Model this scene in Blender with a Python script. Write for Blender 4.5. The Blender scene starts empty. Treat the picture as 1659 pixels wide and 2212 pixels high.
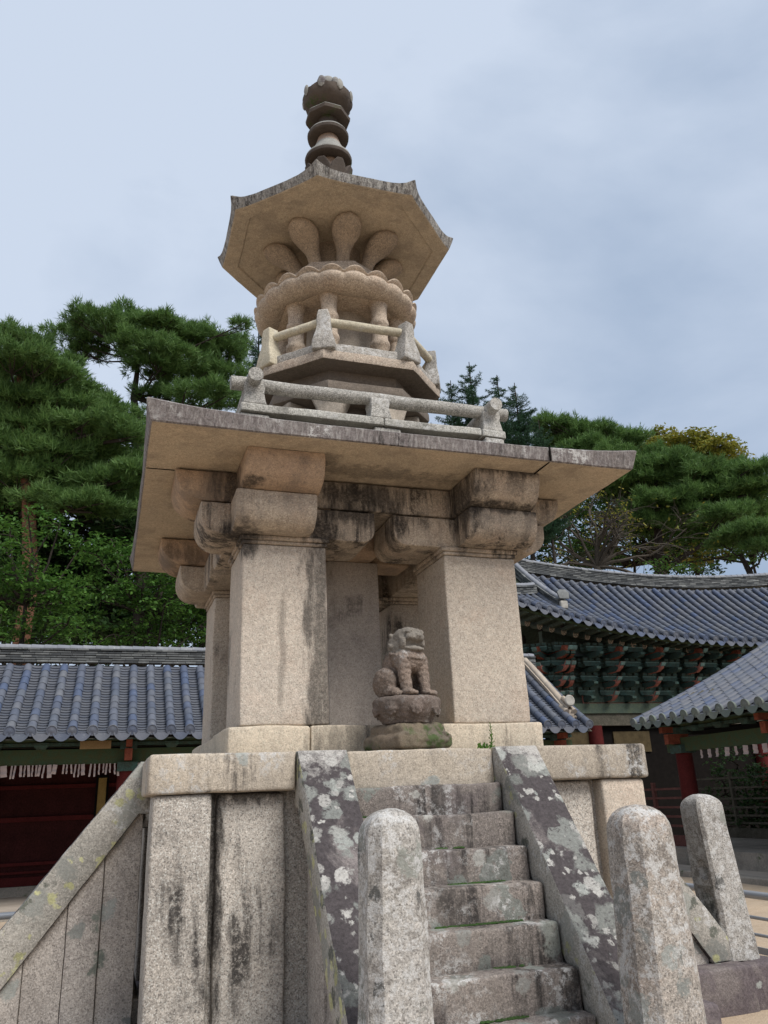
import bpy, bmesh, math, random
from mathutils import Vector, noise
R=math.radians; PI=math.pi
S=bpy.context.scene; COL=S.collection
# ------------------------------------------------------------------ camera
CP=Vector((-2.5105,-8.7276,2.1)); YAW,PITCH,ROLL,FPX=.3329,.3443,-.0418,1728.5
def cam_basis():
    F=Vector((math.sin(YAW)*math.cos(PITCH),math.cos(YAW)*math.cos(PITCH),math.sin(PITCH)))
    r=Vector((math.cos(YAW),-math.sin(YAW),0)); u=r.cross(F)
    c,s=math.cos(ROLL),math.sin(ROLL)
    return F,c*r+s*u,-s*r+c*u
CF,CR,CU=cam_basis()
cd=bpy.data.cameras.new('camera'); cam=bpy.data.objects.new('camera',cd); COL.objects.link(cam)
from mathutils import Matrix
m=Matrix((CR,CU,-CF)).transposed().to_4x4(); m.translation=CP; cam.matrix_world=m
cd.sensor_fit='VERTICAL'; cd.sensor_height=36; cd.lens=36*FPX/2212; cd.clip_end=2000; cd.clip_start=.05
S.camera=cam
# ------------------------------------------------------------------ sky, sun, exposure
S.view_settings.view_transform='Standard'; S.view_settings.look='None'; S.view_settings.exposure=0.45; S.view_settings.gamma=1
SUN_EL=R(48); SUN_AZ=R(152)   # azimuth clockwise from +Y
w=bpy.data.worlds.new('World'); S.world=w; w.use_nodes=True
nt=w.node_tree; N=nt.nodes; L=nt.links
bg=N['Background']; bg.inputs[1].default_value=.1
sky=N.new('ShaderNodeTexSky'); sky.sky_type='NISHITA'; sky.sun_disc=False; sky.sun_elevation=SUN_EL; sky.sun_rotation=SUN_AZ
tc=N.new('ShaderNodeTexCoord'); mp=N.new('ShaderNodeMapping'); mp.inputs['Scale'].default_value=(1,1,2.2); mp.inputs['Location'].default_value=(.35,.1,.2)
nz=N.new('ShaderNodeTexNoise'); nz.inputs['Scale'].default_value=1.7; nz.inputs['Detail'].default_value=8; nz.inputs['Roughness'].default_value=.52
nz.inputs['Distortion'].default_value=.3
L.new(tc.outputs['Generated'],mp.inputs[0]); L.new(mp.outputs[0],nz.inputs['Vector'])
rp=N.new('ShaderNodeValToRGB'); # the cloud deck is thicker low down on one side of the sky
dt=N.new('ShaderNodeVectorMath'); dt.operation='DOT_PRODUCT'; L.new(tc.outputs['Generated'],dt.inputs[0]); dt.inputs[1].default_value=(-.17,-.03,.42)
ad=N.new('ShaderNodeMath'); ad.operation='ADD'; L.new(nz.outputs['Fac'],ad.inputs[0]); L.new(dt.outputs['Value'],ad.inputs[1])
L.new(ad.outputs[0],rp.inputs[0])
rp.color_ramp.elements[0].position=.33; rp.color_ramp.elements[0].color=(2.35,3.1,4.3,1)
rp.color_ramp.elements[1].position=.70; rp.color_ramp.elements[1].color=(4.75,5.4,6.45,1)
mx=N.new('ShaderNodeMix'); mx.data_type='RGBA'; mx.inputs['Factor'].default_value=.93
L.new(sky.outputs[0],mx.inputs['A']); L.new(rp.outputs[0],mx.inputs['B']); L.new(mx.outputs['Result'],bg.inputs[0])
sd=bpy.data.lights.new('sun','SUN'); sd.energy=2.9; sd.angle=R(30); sd.color=(1,.965,.92)
so=bpy.data.objects.new('sun',sd); COL.objects.link(so)
sv=Vector((math.sin(SUN_AZ)*math.cos(SUN_EL),math.cos(SUN_AZ)*math.cos(SUN_EL),math.sin(SUN_EL)))
so.rotation_euler=sv.to_track_quat('Z','Y').to_euler(); so.location=(0,-20,30)
def at(u,v,D):
    """world point at horizontal distance D from the viewpoint in the direction measured on the photo"""
    d=CF+CR*((u-829.5)/FPX)+CU*((1106-v)/FPX)
    return CP+d*(D/math.hypot(d.x,d.y))
# ------------------------------------------------------------------ helpers
def tag(o,label=None,cat=None,group=None,kind=None):
    if label: o['label']=label
    if cat: o['category']=cat
    if group: o['group']=group
    if kind: o['kind']=kind
    return o
def empty(name,loc=(0,0,0),rz=0):
    o=bpy.data.objects.new(name,None); COL.objects.link(o); o.location=loc; o.rotation_euler=(0,0,rz); o.empty_display_size=.3
    return o
def copy_tree(o,parent=None):
    c=o.copy(); COL.objects.link(c); c.parent=parent
    for ch in list(o.children): copy_tree(ch,c)
    return c
def fbm(p,f): return noise.noise(Vector(p)*f)
def rough_pt(p,a):
    if a==0: return p
    n=noise.noise_vector(p*2.3)*a+noise.noise_vector(p*9.1)*(a*.45)
    return p+n
class MB:
    def __init__(s): s.v=[]; s.f=[]; s.m=[]
    def add(s,vs,fs,m=0):
        b=len(s.v); s.v+=[tuple(x) for x in vs]; s.f+=[tuple(b+i for i in f) for f in fs]
        s.m+=([m]*len(fs) if isinstance(m,int) else m)
    def rbox(s,lo,hi,r=.02,step=.16,m=0,warp=None,rough=.006):
        ax=[]; r=min([r]+[(hi[a]-lo[a])*.45 for a in range(3)])
        for a in range(3):
            l,h=lo[a],hi[a]; rr=r; n=max(1,int(round((h-l-2*rr)/step)))
            ax.append([l,l+rr*.4]+[l+rr+(h-l-2*rr)*i/n for i in range(n+1)]+[h-rr*.4,h])
        nx,ny,nz_=[len(x)-1 for x in ax]; idx={}; vs=[]
        def V(i,j,k):
            q=idx.get((i,j,k))
            if q is not None: return q
            p=Vector((ax[0][i],ax[1][j],ax[2][k])); c=Vector([min(max(p[a],lo[a]+r),hi[a]-r) for a in range(3)])
            d=p-c
            if d.length>1e-9: p=c+d.normalized()*r
            if warp: p=Vector(warp(p))
            p=rough_pt(p,rough)
            idx[(i,j,k)]=len(vs); vs.append(p); return len(vs)-1
        fs=[]
        for i in range(nx):
            for j in range(ny):
                fs.append((V(i,j,0),V(i,j+1,0),V(i+1,j+1,0),V(i+1,j,0)))
                fs.append((V(i,j,nz_),V(i+1,j,nz_),V(i+1,j+1,nz_),V(i,j+1,nz_)))
        for i in range(nx):
            for k in range(nz_):
                fs.append((V(i,0,k),V(i+1,0,k),V(i+1,0,k+1),V(i,0,k+1)))
                fs.append((V(i,ny,k),V(i,ny,k+1),V(i+1,ny,k+1),V(i+1,ny,k)))
        for j in range(ny):
            for k in range(nz_):
                fs.append((V(0,j,k),V(0,j,k+1),V(0,j+1,k+1),V(0,j+1,k)))
                fs.append((V(nx,j,k),V(nx,j+1,k),V(nx,j+1,k+1),V(nx,j,k+1)))
        s.add(vs,fs,m); return s
    def box(s,lo,hi,m=0,xf=None):
        x0,y0,z0=lo; x1,y1,z1=hi
        vs=[Vector(q) for q in ((x0,y0,z0),(x1,y0,z0),(x1,y1,z0),(x0,y1,z0),(x0,y0,z1),(x1,y0,z1),(x1,y1,z1),(x0,y1,z1))]
        if xf: vs=[xf(q) for q in vs]
        s.add(vs,[(0,3,2,1),(4,5,6,7),(0,1,5,4),(1,2,6,5),(2,3,7,6),(3,0,4,7)],m); return s
    def layers(s,rings,m=0,cap=(True,True),mats=None,close=True):
        """rings: list of equal-length closed loops, bottom to top, counter-clockwise seen from the top"""
        n=len(rings[0]); vs=[p for rg in rings for p in rg]; fs=[]; ms=[]
        for k in range(len(rings)-1):
            for i in range(n if close else n-1):
                j=(i+1)%n; fs.append((k*n+i,k*n+j,(k+1)*n+j,(k+1)*n+i)); ms.append(mats[k] if mats else m)
        if cap[0]: fs.append(tuple(range(n-1,-1,-1))); ms.append(mats[0] if mats else m)
        if cap[1]: fs.append(tuple((len(rings)-1)*n+i for i in range(n))); ms.append(mats[-1] if mats else m)
        s.add(vs,fs,ms); return s
    def prism(s,out,h0,h1,r=.02,step=.16,m=0,mp=None,rough=.006):
        """2-D outline (ccw) swept from h0 to h1; mp maps (a,b,h) to the world"""
        pts=[]
        n=len(out)
        if sum(out[i-1][0]*out[i][1]-out[i][0]*out[i-1][1] for i in range(n))<0: out=out[::-1]
        for i in range(n):
            a=Vector(out[i]); b=Vector(out[(i+1)%n]); k=max(1,int(round((b-a).length/step)))
            for t in range(k): pts.append(a+(b-a)*t/k)
        def inset(d):
            res=[]
            M=len(pts)
            for i in range(M):
                a,b,c=pts[i-1],pts[i],pts[(i+1)%M]
                e1=(b-a).normalized(); e2=(c-b).normalized()
                n1=Vector((-e1.y,e1.x)); n2=Vector((-e2.y,e2.x)); nn=n1+n2
                L2=nn.length_squared
                res.append(b+nn*(2*d/L2) if L2>1e-6 else b)
            return res
        k=max(1,int(round((h1-h0-2*r)/step)))
        hs=[(h0,r),(h0+r*.3,r*.3),(h0+r,0)]+[(h0+r+(h1-h0-2*r)*i/k,0) for i in range(1,k)]+[(h1-r,0),(h1-r*.3,r*.3),(h1,r)]
        mp=mp or (lambda a,b,h:(a,b,h))
        rings=[[rough_pt(Vector(mp(p.x,p.y,h)),rough) for p in inset(d)] for h,d in hs]
        s.layers(rings,m); return s
    def lathe(s,prof,n=32,c=(0,0,0),m=0,fn=None,cap=(True,True),rough=0,mats=None):
        c=Vector(c)
        rings=[]
        for (r,z) in prof:
            rg=[]
            for i in range(n):
                a=2*PI*i/n; rr,zz=(r,z) if fn is None else fn(a,r,z)
                rg.append(rough_pt(c+Vector((rr*math.cos(a),rr*math.sin(a),zz)),rough))
            rings.append(rg)
        s.layers(rings,m,cap,mats); return s
    def tube(s,pts,rad,n=8,m=0,cap=(True,True),rough=0):
        pts=[Vector(p) for p in pts]; rings=[]
        if not hasattr(rad,'__len__'): rad=[rad]*len(pts)
        up=None
        for i,p in enumerate(pts):
            t=(pts[min(i+1,len(pts)-1)]-pts[max(i-1,0)]).normalized()
            if up is None:
                up=Vector((0,0,1)) if abs(t.z)<.9 else Vector((1,0,0))
            a=t.cross(up).normalized(); b=a.cross(t).normalized(); up=b
            rings.append([rough_pt(p+(a*math.cos(2*PI*k/n)+b*math.sin(2*PI*k/n))*rad[i],rough) for k in range(n)])
        # orientation: a x b = -t  -> reverse loops
        rings=[rg[::-1] for rg in rings]
        s.layers(rings,m,cap); return s
    def build(s,name,mats,parent=None,smooth=True,ang=38,loc=None,fix=True):
        me=bpy.data.meshes.new(name); me.from_pydata(s.v,[],s.f)
        if not isinstance(mats,(list,tuple)): mats=[mats]
        for x in mats: me.materials.append(x)
        me.polygons.foreach_set('material_index',s.m)
        if fix:
            q=bmesh.new(); q.from_mesh(me); bmesh.ops.recalc_face_normals(q,faces=q.faces); q.to_mesh(me); q.free()
        if smooth:
            me.polygons.foreach_set('use_smooth',[True]*len(s.f))
            me.update(); me.set_sharp_from_angle(angle=R(ang))
        me.update()
        o=bpy.data.objects.new(name,me); COL.objects.link(o)
        if parent: o.parent=parent
        if loc: o.location=loc
        return o
# ------------------------------------------------------------------ materials
class G:
    """tiny node-graph builder"""
    def __init__(s,name):
        s.mat=bpy.data.materials.new(name); s.mat.use_nodes=True; s.t=s.mat.node_tree; s.n=s.t.nodes; s.l=s.t.links
        s.b=s.n['Principled BSDF']; s.b.inputs['Roughness'].default_value=.85; s.b.inputs['Specular IOR Level'].default_value=.25
        s.tc=s.n.new('ShaderNodeTexCoord'); s.co=s.tc.outputs['Object']
    def set(s,sock,val):
        if hasattr(val,'is_output') or isinstance(val,bpy.types.NodeSocket): s.l.new(val,sock)
        elif isinstance(val,(tuple,list)) and len(val)==3 and sock.type=='RGBA': sock.default_value=(*val,1)
        else: sock.default_value=val
    def scale(s,v,off=(0,0,0)):
        k=s.n.new('ShaderNodeMapping'); s.l.new(s.co,k.inputs[0]); k.inputs['Scale'].default_value=v; k.inputs['Location'].default_value=off; return k.outputs[0]
    def noise(s,sc,det=3,rough=.55,vec=None,dist=0):
        k=s.n.new('ShaderNodeTexNoise'); s.l.new(vec or s.co,k.inputs['Vector']); k.inputs['Scale'].default_value=sc; k.inputs['Detail'].default_value=det
        k.inputs['Roughness'].default_value=rough; k.inputs['Distortion'].default_value=dist; return k.outputs['Fac']
    def noisec(s,sc,det=2):
        k=s.n.new('ShaderNodeTexNoise'); s.l.new(s.co,k.inputs['Vector']); k.inputs['Scale'].default_value=sc; k.inputs['Detail'].default_value=det; return k.outputs['Color']
    def ramp(s,f,a,b,lo=0.,hi=1.):
        k=s.n.new('ShaderNodeMapRange'); s.set(k.inputs[0],f); k.inputs[1].default_value=a; k.inputs[2].default_value=b; k.inputs[3].default_value=lo; k.inputs[4].default_value=hi; return k.outputs[0]
    def mix(s,f,a,b,mode='MIX'):
        k=s.n.new('ShaderNodeMix'); k.data_type='RGBA'; k.blend_type=mode; s.set(k.inputs['Factor'],f); s.set(k.inputs['A'],a); s.set(k.inputs['B'],b); return k.outputs['Result']
    def math(s,op,a,b=0.):
        k=s.n.new('ShaderNodeMath'); k.operation=op; s.set(k.inputs[0],a); s.set(k.inputs[1],b); return k.outputs[0]
    def blobs(s,sc,thr,keep,dist=.35,off=0.):
        """roundish patches with lobed rims: distorted voronoi cells, a random share of them kept"""
        a=s.n.new('ShaderNodeVectorMath'); a.operation='ADD'; s.l.new(s.co,a.inputs[0])
        b=s.n.new('ShaderNodeVectorMath'); b.operation='MULTIPLY'; s.l.new(s.noisec(sc*1.6,4),b.inputs[0]); b.inputs[1].default_value=(dist/sc*1.6,)*3
        s.l.new(b.outputs[0],a.inputs[1])
        c=s.n.new('ShaderNodeVectorMath'); c.operation='ADD'; s.l.new(a.outputs[0],c.inputs[0]); c.inputs[1].default_value=(off,off*.7,off*1.3)
        k=s.n.new('ShaderNodeTexVoronoi'); s.l.new(c.outputs[0],k.inputs['Vector']); k.inputs['Scale'].default_value=sc
        sp=s.n.new('ShaderNodeSeparateColor'); s.l.new(k.outputs['Color'],sp.inputs[0])
        on=s.ramp(sp.outputs[0],1-keep-.001,1-keep)           # kept cells
        size=s.ramp(sp.outputs[1],0,1,thr*.45,thr)
        d=s.math('SUBTRACT',size,k.outputs['Distance'])
        edge=s.ramp(s.math('ADD',d,s.ramp(s.noise(sc*7,5,.75),.3,.7,-.07,.07)),-.02,.07)
        return s.math('MULTIPLY',on,edge), sp.outputs[2]
    def bump(s,h,dist=.01,st=.5,prev=None):
        k=s.n.new('ShaderNodeBump'); k.inputs['Strength'].default_value=st; k.inputs['Distance'].default_value=dist; s.l.new(h,k.inputs['Height'])
        if prev: s.l.new(prev,k.inputs['Normal'])
        return k.outputs[0]
    def out(s,col,normal=None,rough=None):
        s.set(s.b.inputs['Base Color'],col)
        if normal: s.l.new(normal,s.b.inputs['Normal'])
        if rough is not None: s.set(s.b.inputs['Roughness'],rough)
        return s.mat
def stone(name,base,var,grain=.35,stain=0.,film=0.,filmcol=(.05,.042,.045),lichen=(),crust=0.,streak_sc=5.,pink=0.,moss=0.,damp=0.,gs=1.,spots=(),tone=.2,pale=None,fleck=0.):
    base=tuple(x*q for x,q in zip(base,(.97,.95,.945))); var=tuple(x*q for x,q in zip(var,(.93,.915,.91)))
    g=G(name)
    oi=g.n.new('ShaderNodeObjectInfo')
    n1=g.noise(1.7,4,.6); c=g.mix(g.ramp(n1,.36,.66),base,var)
    c=g.mix(1.0,c,g.mix(oi.outputs['Random'],(1-tone,)*3,(1+tone*.7,1+tone*.66,1+tone*.6)),'MULTIPLY')
    if pink: c=g.mix(g.math('MULTIPLY',g.ramp(g.noise(3.1,3,.6),.5,.68),pink*.7),c,(.45,.29,.20))
    n2=g.noise(6.5,5,.7); c=g.mix(g.ramp(n2,.3,.7,.0,.30),c,(base[0]*.56,base[1]*.55,base[2]*.55))
    n3=g.noise(19,4,.7); c=g.mix(g.ramp(n3,.36,.68,0,.25),c,tuple(min(.8,x*1.45) for x in base))
    # granite grain
    gr=grain*.72
    s2=g.noise(34*gs,3,.75); c=g.mix(1.0,c,g.mix(g.ramp(s2,.36,.66),(1-gr*.55,)*3,(1+gr*.42,)*3),'MULTIPLY')
    sp=g.noise(80*gs,3,.8); c=g.mix(1.0,c,g.mix(g.ramp(sp,.34,.68),(1-gr*1.0,)*3,(1+gr*.7,)*3),'MULTIPLY')
    vk=g.n.new('ShaderNodeTexVoronoi'); g.l.new(g.co,vk.inputs['Vector']); vk.inputs['Scale'].default_value=105*gs
    sc=g.n.new('ShaderNodeSeparateColor'); g.l.new(vk.outputs['Color'],sc.inputs[0])
    c=g.mix(g.math('MULTIPLY',g.ramp(sc.outputs[0],.86,.9),gr*1.2),c,(.06,.055,.05))
    c=g.mix(g.math('MULTIPLY',g.ramp(sc.outputs[1],.86,.9),gr*.9),c,tuple(min(.75,x*1.7) for x in base))
    if film:
        fm=g.noise(1.3,6,.68,dist=.4); c=g.mix(g.math('MULTIPLY',g.ramp(fm,.62-film*.3,.72-film*.3),.93),c,g.mix(g.ramp(g.noise(38,4,.75),.35,.7),filmcol,tuple(x*2.3 for x in filmcol)))
    if stain:
        v=g.scale((streak_sc,streak_sc,.40)); st=g.noise(1.0,6,.68,vec=v,dist=.25); big=g.noise(.85,3,.6)
        k=g.math('MULTIPLY',g.ramp(st,.49,.57),g.ramp(big,.60-stain*.28,.68-stain*.24))
        k=g.math('MULTIPLY',k,g.ramp(g.noise(26,4,.78),.36,.52,.25,1))
        c=g.mix(g.math('MULTIPLY',k,.9),c,(.024,.021,.02))
        k2=g.math('MULTIPLY',g.ramp(g.noise(1.0,5,.65,vec=g.scale((streak_sc*1.6,streak_sc*1.6,.3),(3,7,1))),.46,.60),.42*min(1,stain*1.3)); c=g.mix(k2,c,(.17,.15,.13))
    for (pc,ps,amt) in spots:      # stains with a place and shape of their own
        v1=g.n.new('ShaderNodeVectorMath'); v1.operation='SUBTRACT'; g.l.new(g.co,v1.inputs[0]); v1.inputs[1].default_value=pc
        v2=g.n.new('ShaderNodeVectorMath'); v2.operation='DIVIDE'; g.l.new(v1.outputs[0],v2.inputs[0]); v2.inputs[1].default_value=ps
        v3=g.n.new('ShaderNodeVectorMath'); v3.operation='LENGTH'; g.l.new(v2.outputs[0],v3.inputs[0])
        e=g.math('ADD',v3.outputs['Value'],g.ramp(g.noise(1.,6,.7,vec=g.scale((9,9,2.2),(pc[0],pc[1],pc[2]))),.3,.7,-.75,.75))
        k=g.math('MULTIPLY',g.ramp(e,1.25,.55),g.ramp(g.noise(34,5,.8),.30,.55,.45,1))
        c=g.mix(g.math('MULTIPLY',k,amt),c,(.026,.023,.021))
    if fleck:
        fk=g.noise(1.0,5,.75,vec=g.scale((42,42,7))); c=g.mix(g.math('MULTIPLY',g.ramp(fk,.50,.60),fleck),c,(.44,.42,.395))
        fk=g.noise(1.0,5,.75,vec=g.scale((30,30,4),(5,2,8))); c=g.mix(g.math('MULTIPLY',g.ramp(fk,.50,.60),fleck),c,(.055,.045,.044))
    if damp: c=g.mix(g.math('MULTIPLY',g.ramp(g.noise(2.6,4,.65),.5,.62),damp),c,(.13,.11,.095))
    if pale:
        sx_=g.n.new('ShaderNodeSeparateXYZ'); g.l.new(g.co,sx_.inputs[0])
        k=g.ramp(g.math('ADD',sx_.outputs[2],g.ramp(g.noise(5,6,.75),.3,.7,-.22,.22)),pale-.08,pale+.12); c=g.mix(g.math('MULTIPLY',k,.9),c,g.mix(g.ramp(sp,.34,.68),(.30,.285,.26),(.50,.475,.44)))
    for (scl,thr,keep,col,off) in lichen:
        b,rv=g.blobs(scl,thr,keep,off=off,dist=.62)
        rag=g.ramp(g.noise(30,5,.75),.36,.46,.0,1)
        lc=g.mix(rv,tuple(x*.7 for x in col),tuple(min(.8,x*1.2) for x in col))
        lc=g.mix(1.0,lc,g.mix(g.ramp(g.noise(44,5,.8),.32,.68),(.62,)*3,(1.15,)*3),'MULTIPLY')
        c=g.mix(g.math('MULTIPLY',g.math('MULTIPLY',b,rag),.9),c,lc)
    if crust:
        cr=g.math('MULTIPLY',g.ramp(g.noise(12,8,.82),.50,.56),g.ramp(g.noise(2.2,3,.6),.6-crust*.35,.72-crust*.35))
        c=g.mix(g.math('MULTIPLY',cr,.85),c,g.mix(g.ramp(sp,.34,.68),(.36,.35,.33),(.60,.59,.57)))
    if moss:
        ms=g.math('MULTIPLY',g.ramp(g.noise(9,5,.7),.48,.58),g.ramp(g.noise(1.9,3),.62-moss*.3,.72-moss*.3)); c=g.mix(g.math('MULTIPLY',ms,.85),c,(.045,.075,.02))
    h=g.math('ADD',g.math('MULTIPLY',sp,.5),g.math('ADD',g.math('MULTIPLY',n2,1.1),g.math('MULTIPLY',n3,.6)))
    nb=g.bump(h,.014,.6)
    return g.out(c,nb,.92)
LG=(.29,.30,.275); LW=(.40,.385,.355); LY=(.42,.42,.17)
M={}
M['pillar']=stone('granite_pillar',(.54,.475,.395),(.48,.43,.37),grain=.36,stain=.10,pink=.2,streak_sc=4.5,spots=(((-.70,-1.5,3.3),(.15,.25,1.5),.8),((-1.05,-1.5,3.55),(.04,.2,.55),.45),((-1.40,-1.5,4.40),(.12,.2,.14),.9)))
M['pillar_clean']=stone('granite_pale',(.56,.49,.40),(.52,.455,.38),grain=.34,stain=0,pink=.3)
M['core']=stone('granite_grey',(.50,.455,.41),(.45,.41,.375),grain=.3,stain=.10)
M['bracket']=stone('granite_bracket',(.49,.42,.335),(.43,.355,.28),grain=.38,stain=.62,pink=.3,damp=.25,streak_sc=6,spots=(((-1.50,-1.45,4.52),(.22,.22,.16),.95),((-.62,-1.48,4.56),(.16,.25,.25),.95),((-.3,-1.47,4.80),(.5,.2,.10),.9),((-.25,-1.45,5.02),(.42,.2,.16),.92),((.15,-1.47,4.70),(.10,.3,.2),.95),((.80,-1.6,4.95),(.12,.5,.35),.85),((1.2,-2.0,5.17),(.5,.2,.06),.95),((1.2,-1.85,4.85),(.5,.2,.05),.9)))
M['bracket_tan']=stone('granite_bracket_tan',(.45,.335,.235),(.38,.275,.19),grain=.3,stain=.2,pink=.6,damp=.45,streak_sc=6,spots=(((-1.45,-1.98,4.88),(.16,.3,.06),.85),((-1.55,-1.5,4.95),(.22,.25,.3),.9),((-1.9,1.2,4.95),(.5,1.0,.12),.6)))
M['soffit']=stone('granite_soffit',(.57,.47,.345),(.49,.41,.31),grain=.3,damp=.28,gs=1.2,spots=(((-.2,-1.7,5.17),(.9,.16,.1),.5),((-.72,-1.95,5.17),(.14,.14,.1),.4)))
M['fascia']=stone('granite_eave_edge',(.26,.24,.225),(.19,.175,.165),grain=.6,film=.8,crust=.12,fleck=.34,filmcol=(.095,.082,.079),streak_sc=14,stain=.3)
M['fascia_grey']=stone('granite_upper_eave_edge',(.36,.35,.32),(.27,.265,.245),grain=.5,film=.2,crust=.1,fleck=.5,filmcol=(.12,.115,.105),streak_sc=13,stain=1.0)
M['cap']=stone('granite_cap',(.46,.405,.325),(.41,.365,.305),grain=.36,stain=.30,crust=.3,damp=.15,lichen=((5.,.42,.14,LG,0.),))
M['plinth']=stone('granite_plinth',(.54,.47,.365),(.48,.425,.34),grain=.3,stain=.3,pink=.15,spots=(((-.55,-1.55,2.6),(.28,.2,.22),.6),))
M['wall']=stone('granite_wall',(.54,.495,.43),(.45,.42,.375),grain=.6,stain=.06,damp=.12,streak_sc=3,spots=(((-1.68,-2.05,1.6),(.06,.2,1.0),.95),((-1.4,-2.05,2.18),(.35,.2,.07),.85)))
M['wall_dark']=stone('granite_wall_grey',(.46,.425,.38),(.38,.35,.32),grain=.5,stain=.08,damp=.2,lichen=((3.2,.5,.18,(.16,.18,.15),2.),(4.4,.45,.14,LG,5.)))
M['balustrade']=stone('granite_balustrade',(.23,.205,.195),(.18,.16,.155),grain=.4,film=.95,pale=2.40,filmcol=(.034,.029,.030),lichen=((3.4,.62,.62,(.215,.22,.20),0.),(5.2,.56,.42,LG,4.4),(4.3,.55,.34,(.36,.36,.33),3.3),(7.5,.5,.40,LW,7.1),(15.,.45,.3,LW,1.4)))
M['balustrade_side']=stone('granite_balustrade_side',(.40,.38,.335),(.32,.31,.275),grain=.4,film=.08,crust=.2,lichen=((3.5,.6,.5,(.29,.29,.26),0.),(5.5,.52,.3,(.10,.105,.085),3.3),(9.,.5,.28,(.44,.43,.22),7.1),(12.,.5,.2,(.44,.43,.24),2.1)))
M['step']=stone('granite_step',(.245,.215,.19),(.195,.17,.155),grain=.55,stain=.4,film=.34,crust=.35,lichen=((3.6,.55,.48,(.22,.23,.205),0.),(6.,.5,.25,(.33,.32,.29),3.)),streak_sc=7,filmcol=(.075,.063,.06))
M['newel']=stone('granite_newel',(.39,.375,.345),(.32,.305,.275),grain=.6,film=.05,crust=1.05,damp=.45,lichen=((4.6,.55,.3,(.25,.255,.225),0.),(6.5,.48,.14,(.09,.09,.085),3.)))
M['newel_pink']=stone('granite_newel_pink',(.40,.365,.32),(.32,.295,.26),grain=.6,crust=.8,pink=.5,damp=.5,lichen=((4.6,.55,.32,(.255,.265,.245),2.),))
M['base']=stone('granite_base',(.21,.185,.175),(.165,.14,.135),grain=.4,film=.6,filmcol=(.065,.053,.055),lichen=((9.,.45,.12,LG,0.),))
M['rail']=stone('granite_rail',(.39,.38,.345),(.30,.29,.265),grain=.6,crust=.3,film=.08,filmcol=(.1,.095,.08))
M['rail_low']=stone('granite_rail_beam',(.37,.365,.33),(.30,.29,.26),grain=.6,film=.30,crust=.4,filmcol=(.085,.08,.07))
M['under']=stone('granite_under_dark',(.17,.165,.145),(.10,.095,.082),grain=.4,damp=.5)  # darker stone for the downward faces of the square railing beams
M['cream']=stone('granite_cream',(.53,.485,.37),(.49,.445,.34),grain=.3,crust=.1)
M['post']=stone('granite_post_grey',(.38,.365,.33),(.30,.285,.26),grain=.6,crust=.35,film=.12,filmcol=(.11,.10,.09))
M['lotus']=stone('granite_lotus',(.49,.405,.315),(.41,.335,.26),grain=.5,pink=.4,damp=.14)
M['capital']=stone('granite_capital',(.43,.345,.255),(.35,.28,.205),grain=.42,damp=.3)
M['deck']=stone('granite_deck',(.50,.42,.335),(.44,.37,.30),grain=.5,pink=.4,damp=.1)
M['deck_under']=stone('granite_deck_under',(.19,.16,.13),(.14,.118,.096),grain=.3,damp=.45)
M['drum']=stone('granite_drum',(.43,.375,.305),(.36,.315,.255),grain=.3,damp=.2)
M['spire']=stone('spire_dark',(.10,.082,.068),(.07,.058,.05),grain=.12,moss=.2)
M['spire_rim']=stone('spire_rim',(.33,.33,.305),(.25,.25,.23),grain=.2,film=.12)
M['spire_neck']=stone('spire_neck',(.42,.32,.25),(.36,.27,.21),grain=.2)
M['lion']=stone('lion_stone',(.23,.18,.145),(.145,.125,.105),grain=.6,pink=.3,damp=.45,crust=.35,gs=1.8)
M['lion_head']=stone('lion_grey',(.23,.21,.18),(.15,.14,.12),grain=.35,damp=.2,gs=1.8)
M['pedestal']=stone('lotus_pedestal_stone',(.17,.135,.115),(.11,.095,.08),grain=.45,damp=.4,crust=.4,moss=.2,gs=1.6)
M['pedestal_base']=stone('mossy_stone',(.21,.165,.12),(.12,.115,.08),grain=.3,damp=.45,moss=.45,gs=1.6)
def plain(name,col,var=None,sc=6,rough=.7,bump=.004,grain=0):
    g=G(name); g.b.inputs['Specular IOR Level'].default_value=.06; var=var or tuple(x*.65 for x in col)
    c=g.mix(g.ramp(g.noise(sc,4,.65),.35,.65),col,var)
    if grain: c=g.mix(1.0,c,g.mix(g.ramp(g.noise(sc*9,3,.7),.35,.65),(1-grain,)*3,(1+grain,)*3),'MULTIPLY')
    return g.out(c,g.bump(g.noise(sc*5,3),bump,.4),rough)
def island(name,cols,rough=.75,extra=None,nsc=5,bump=.004,lich=0):
    """colour picked per loose piece of the mesh (one tile, one leaf) plus some wear"""
    g=G(name); ge=g.n.new('ShaderNodeNewGeometry'); k=g.n.new('ShaderNodeValToRGB'); g.l.new(ge.outputs['Random Per Island'],k.inputs[0])
    k.color_ramp.interpolation='LINEAR'
    e=k.color_ramp.elements
    for i,c in enumerate(cols):
        p=i/(len(cols)-1)
        if i<2: e[i].position=p if i==0 else p; e[i].color=(*c,1)
        else: q=e.new(p); q.color=(*c,1)
    e[1].position=1/(len(cols)-1)
    c=k.outputs[0]
    c=g.mix(g.ramp(g.noise(nsc,4,.65),.35,.7,0,.45),c,tuple(x*.6 for x in cols[0]))
    if lich: c=g.mix(g.math('MULTIPLY',g.ramp(g.noise(7,5,.75),.6,.66),lich),c,(.42,.42,.38))
    return g.out(c,g.bump(g.noise(nsc*7,3),bump,.4),rough)
M['tile']=island('roof_tile',[(.080,.094,.130),(.102,.112,.138),(.12,.124,.14),(.068,.092,.155),(.132,.136,.148),(.090,.104,.132)],rough=.55,lich=.12)
M['pan']=island('pan_tile',[(.088,.096,.118),(.112,.118,.136),(.10,.105,.12),(.08,.089,.112)],rough=.65,lich=.08)
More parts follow.
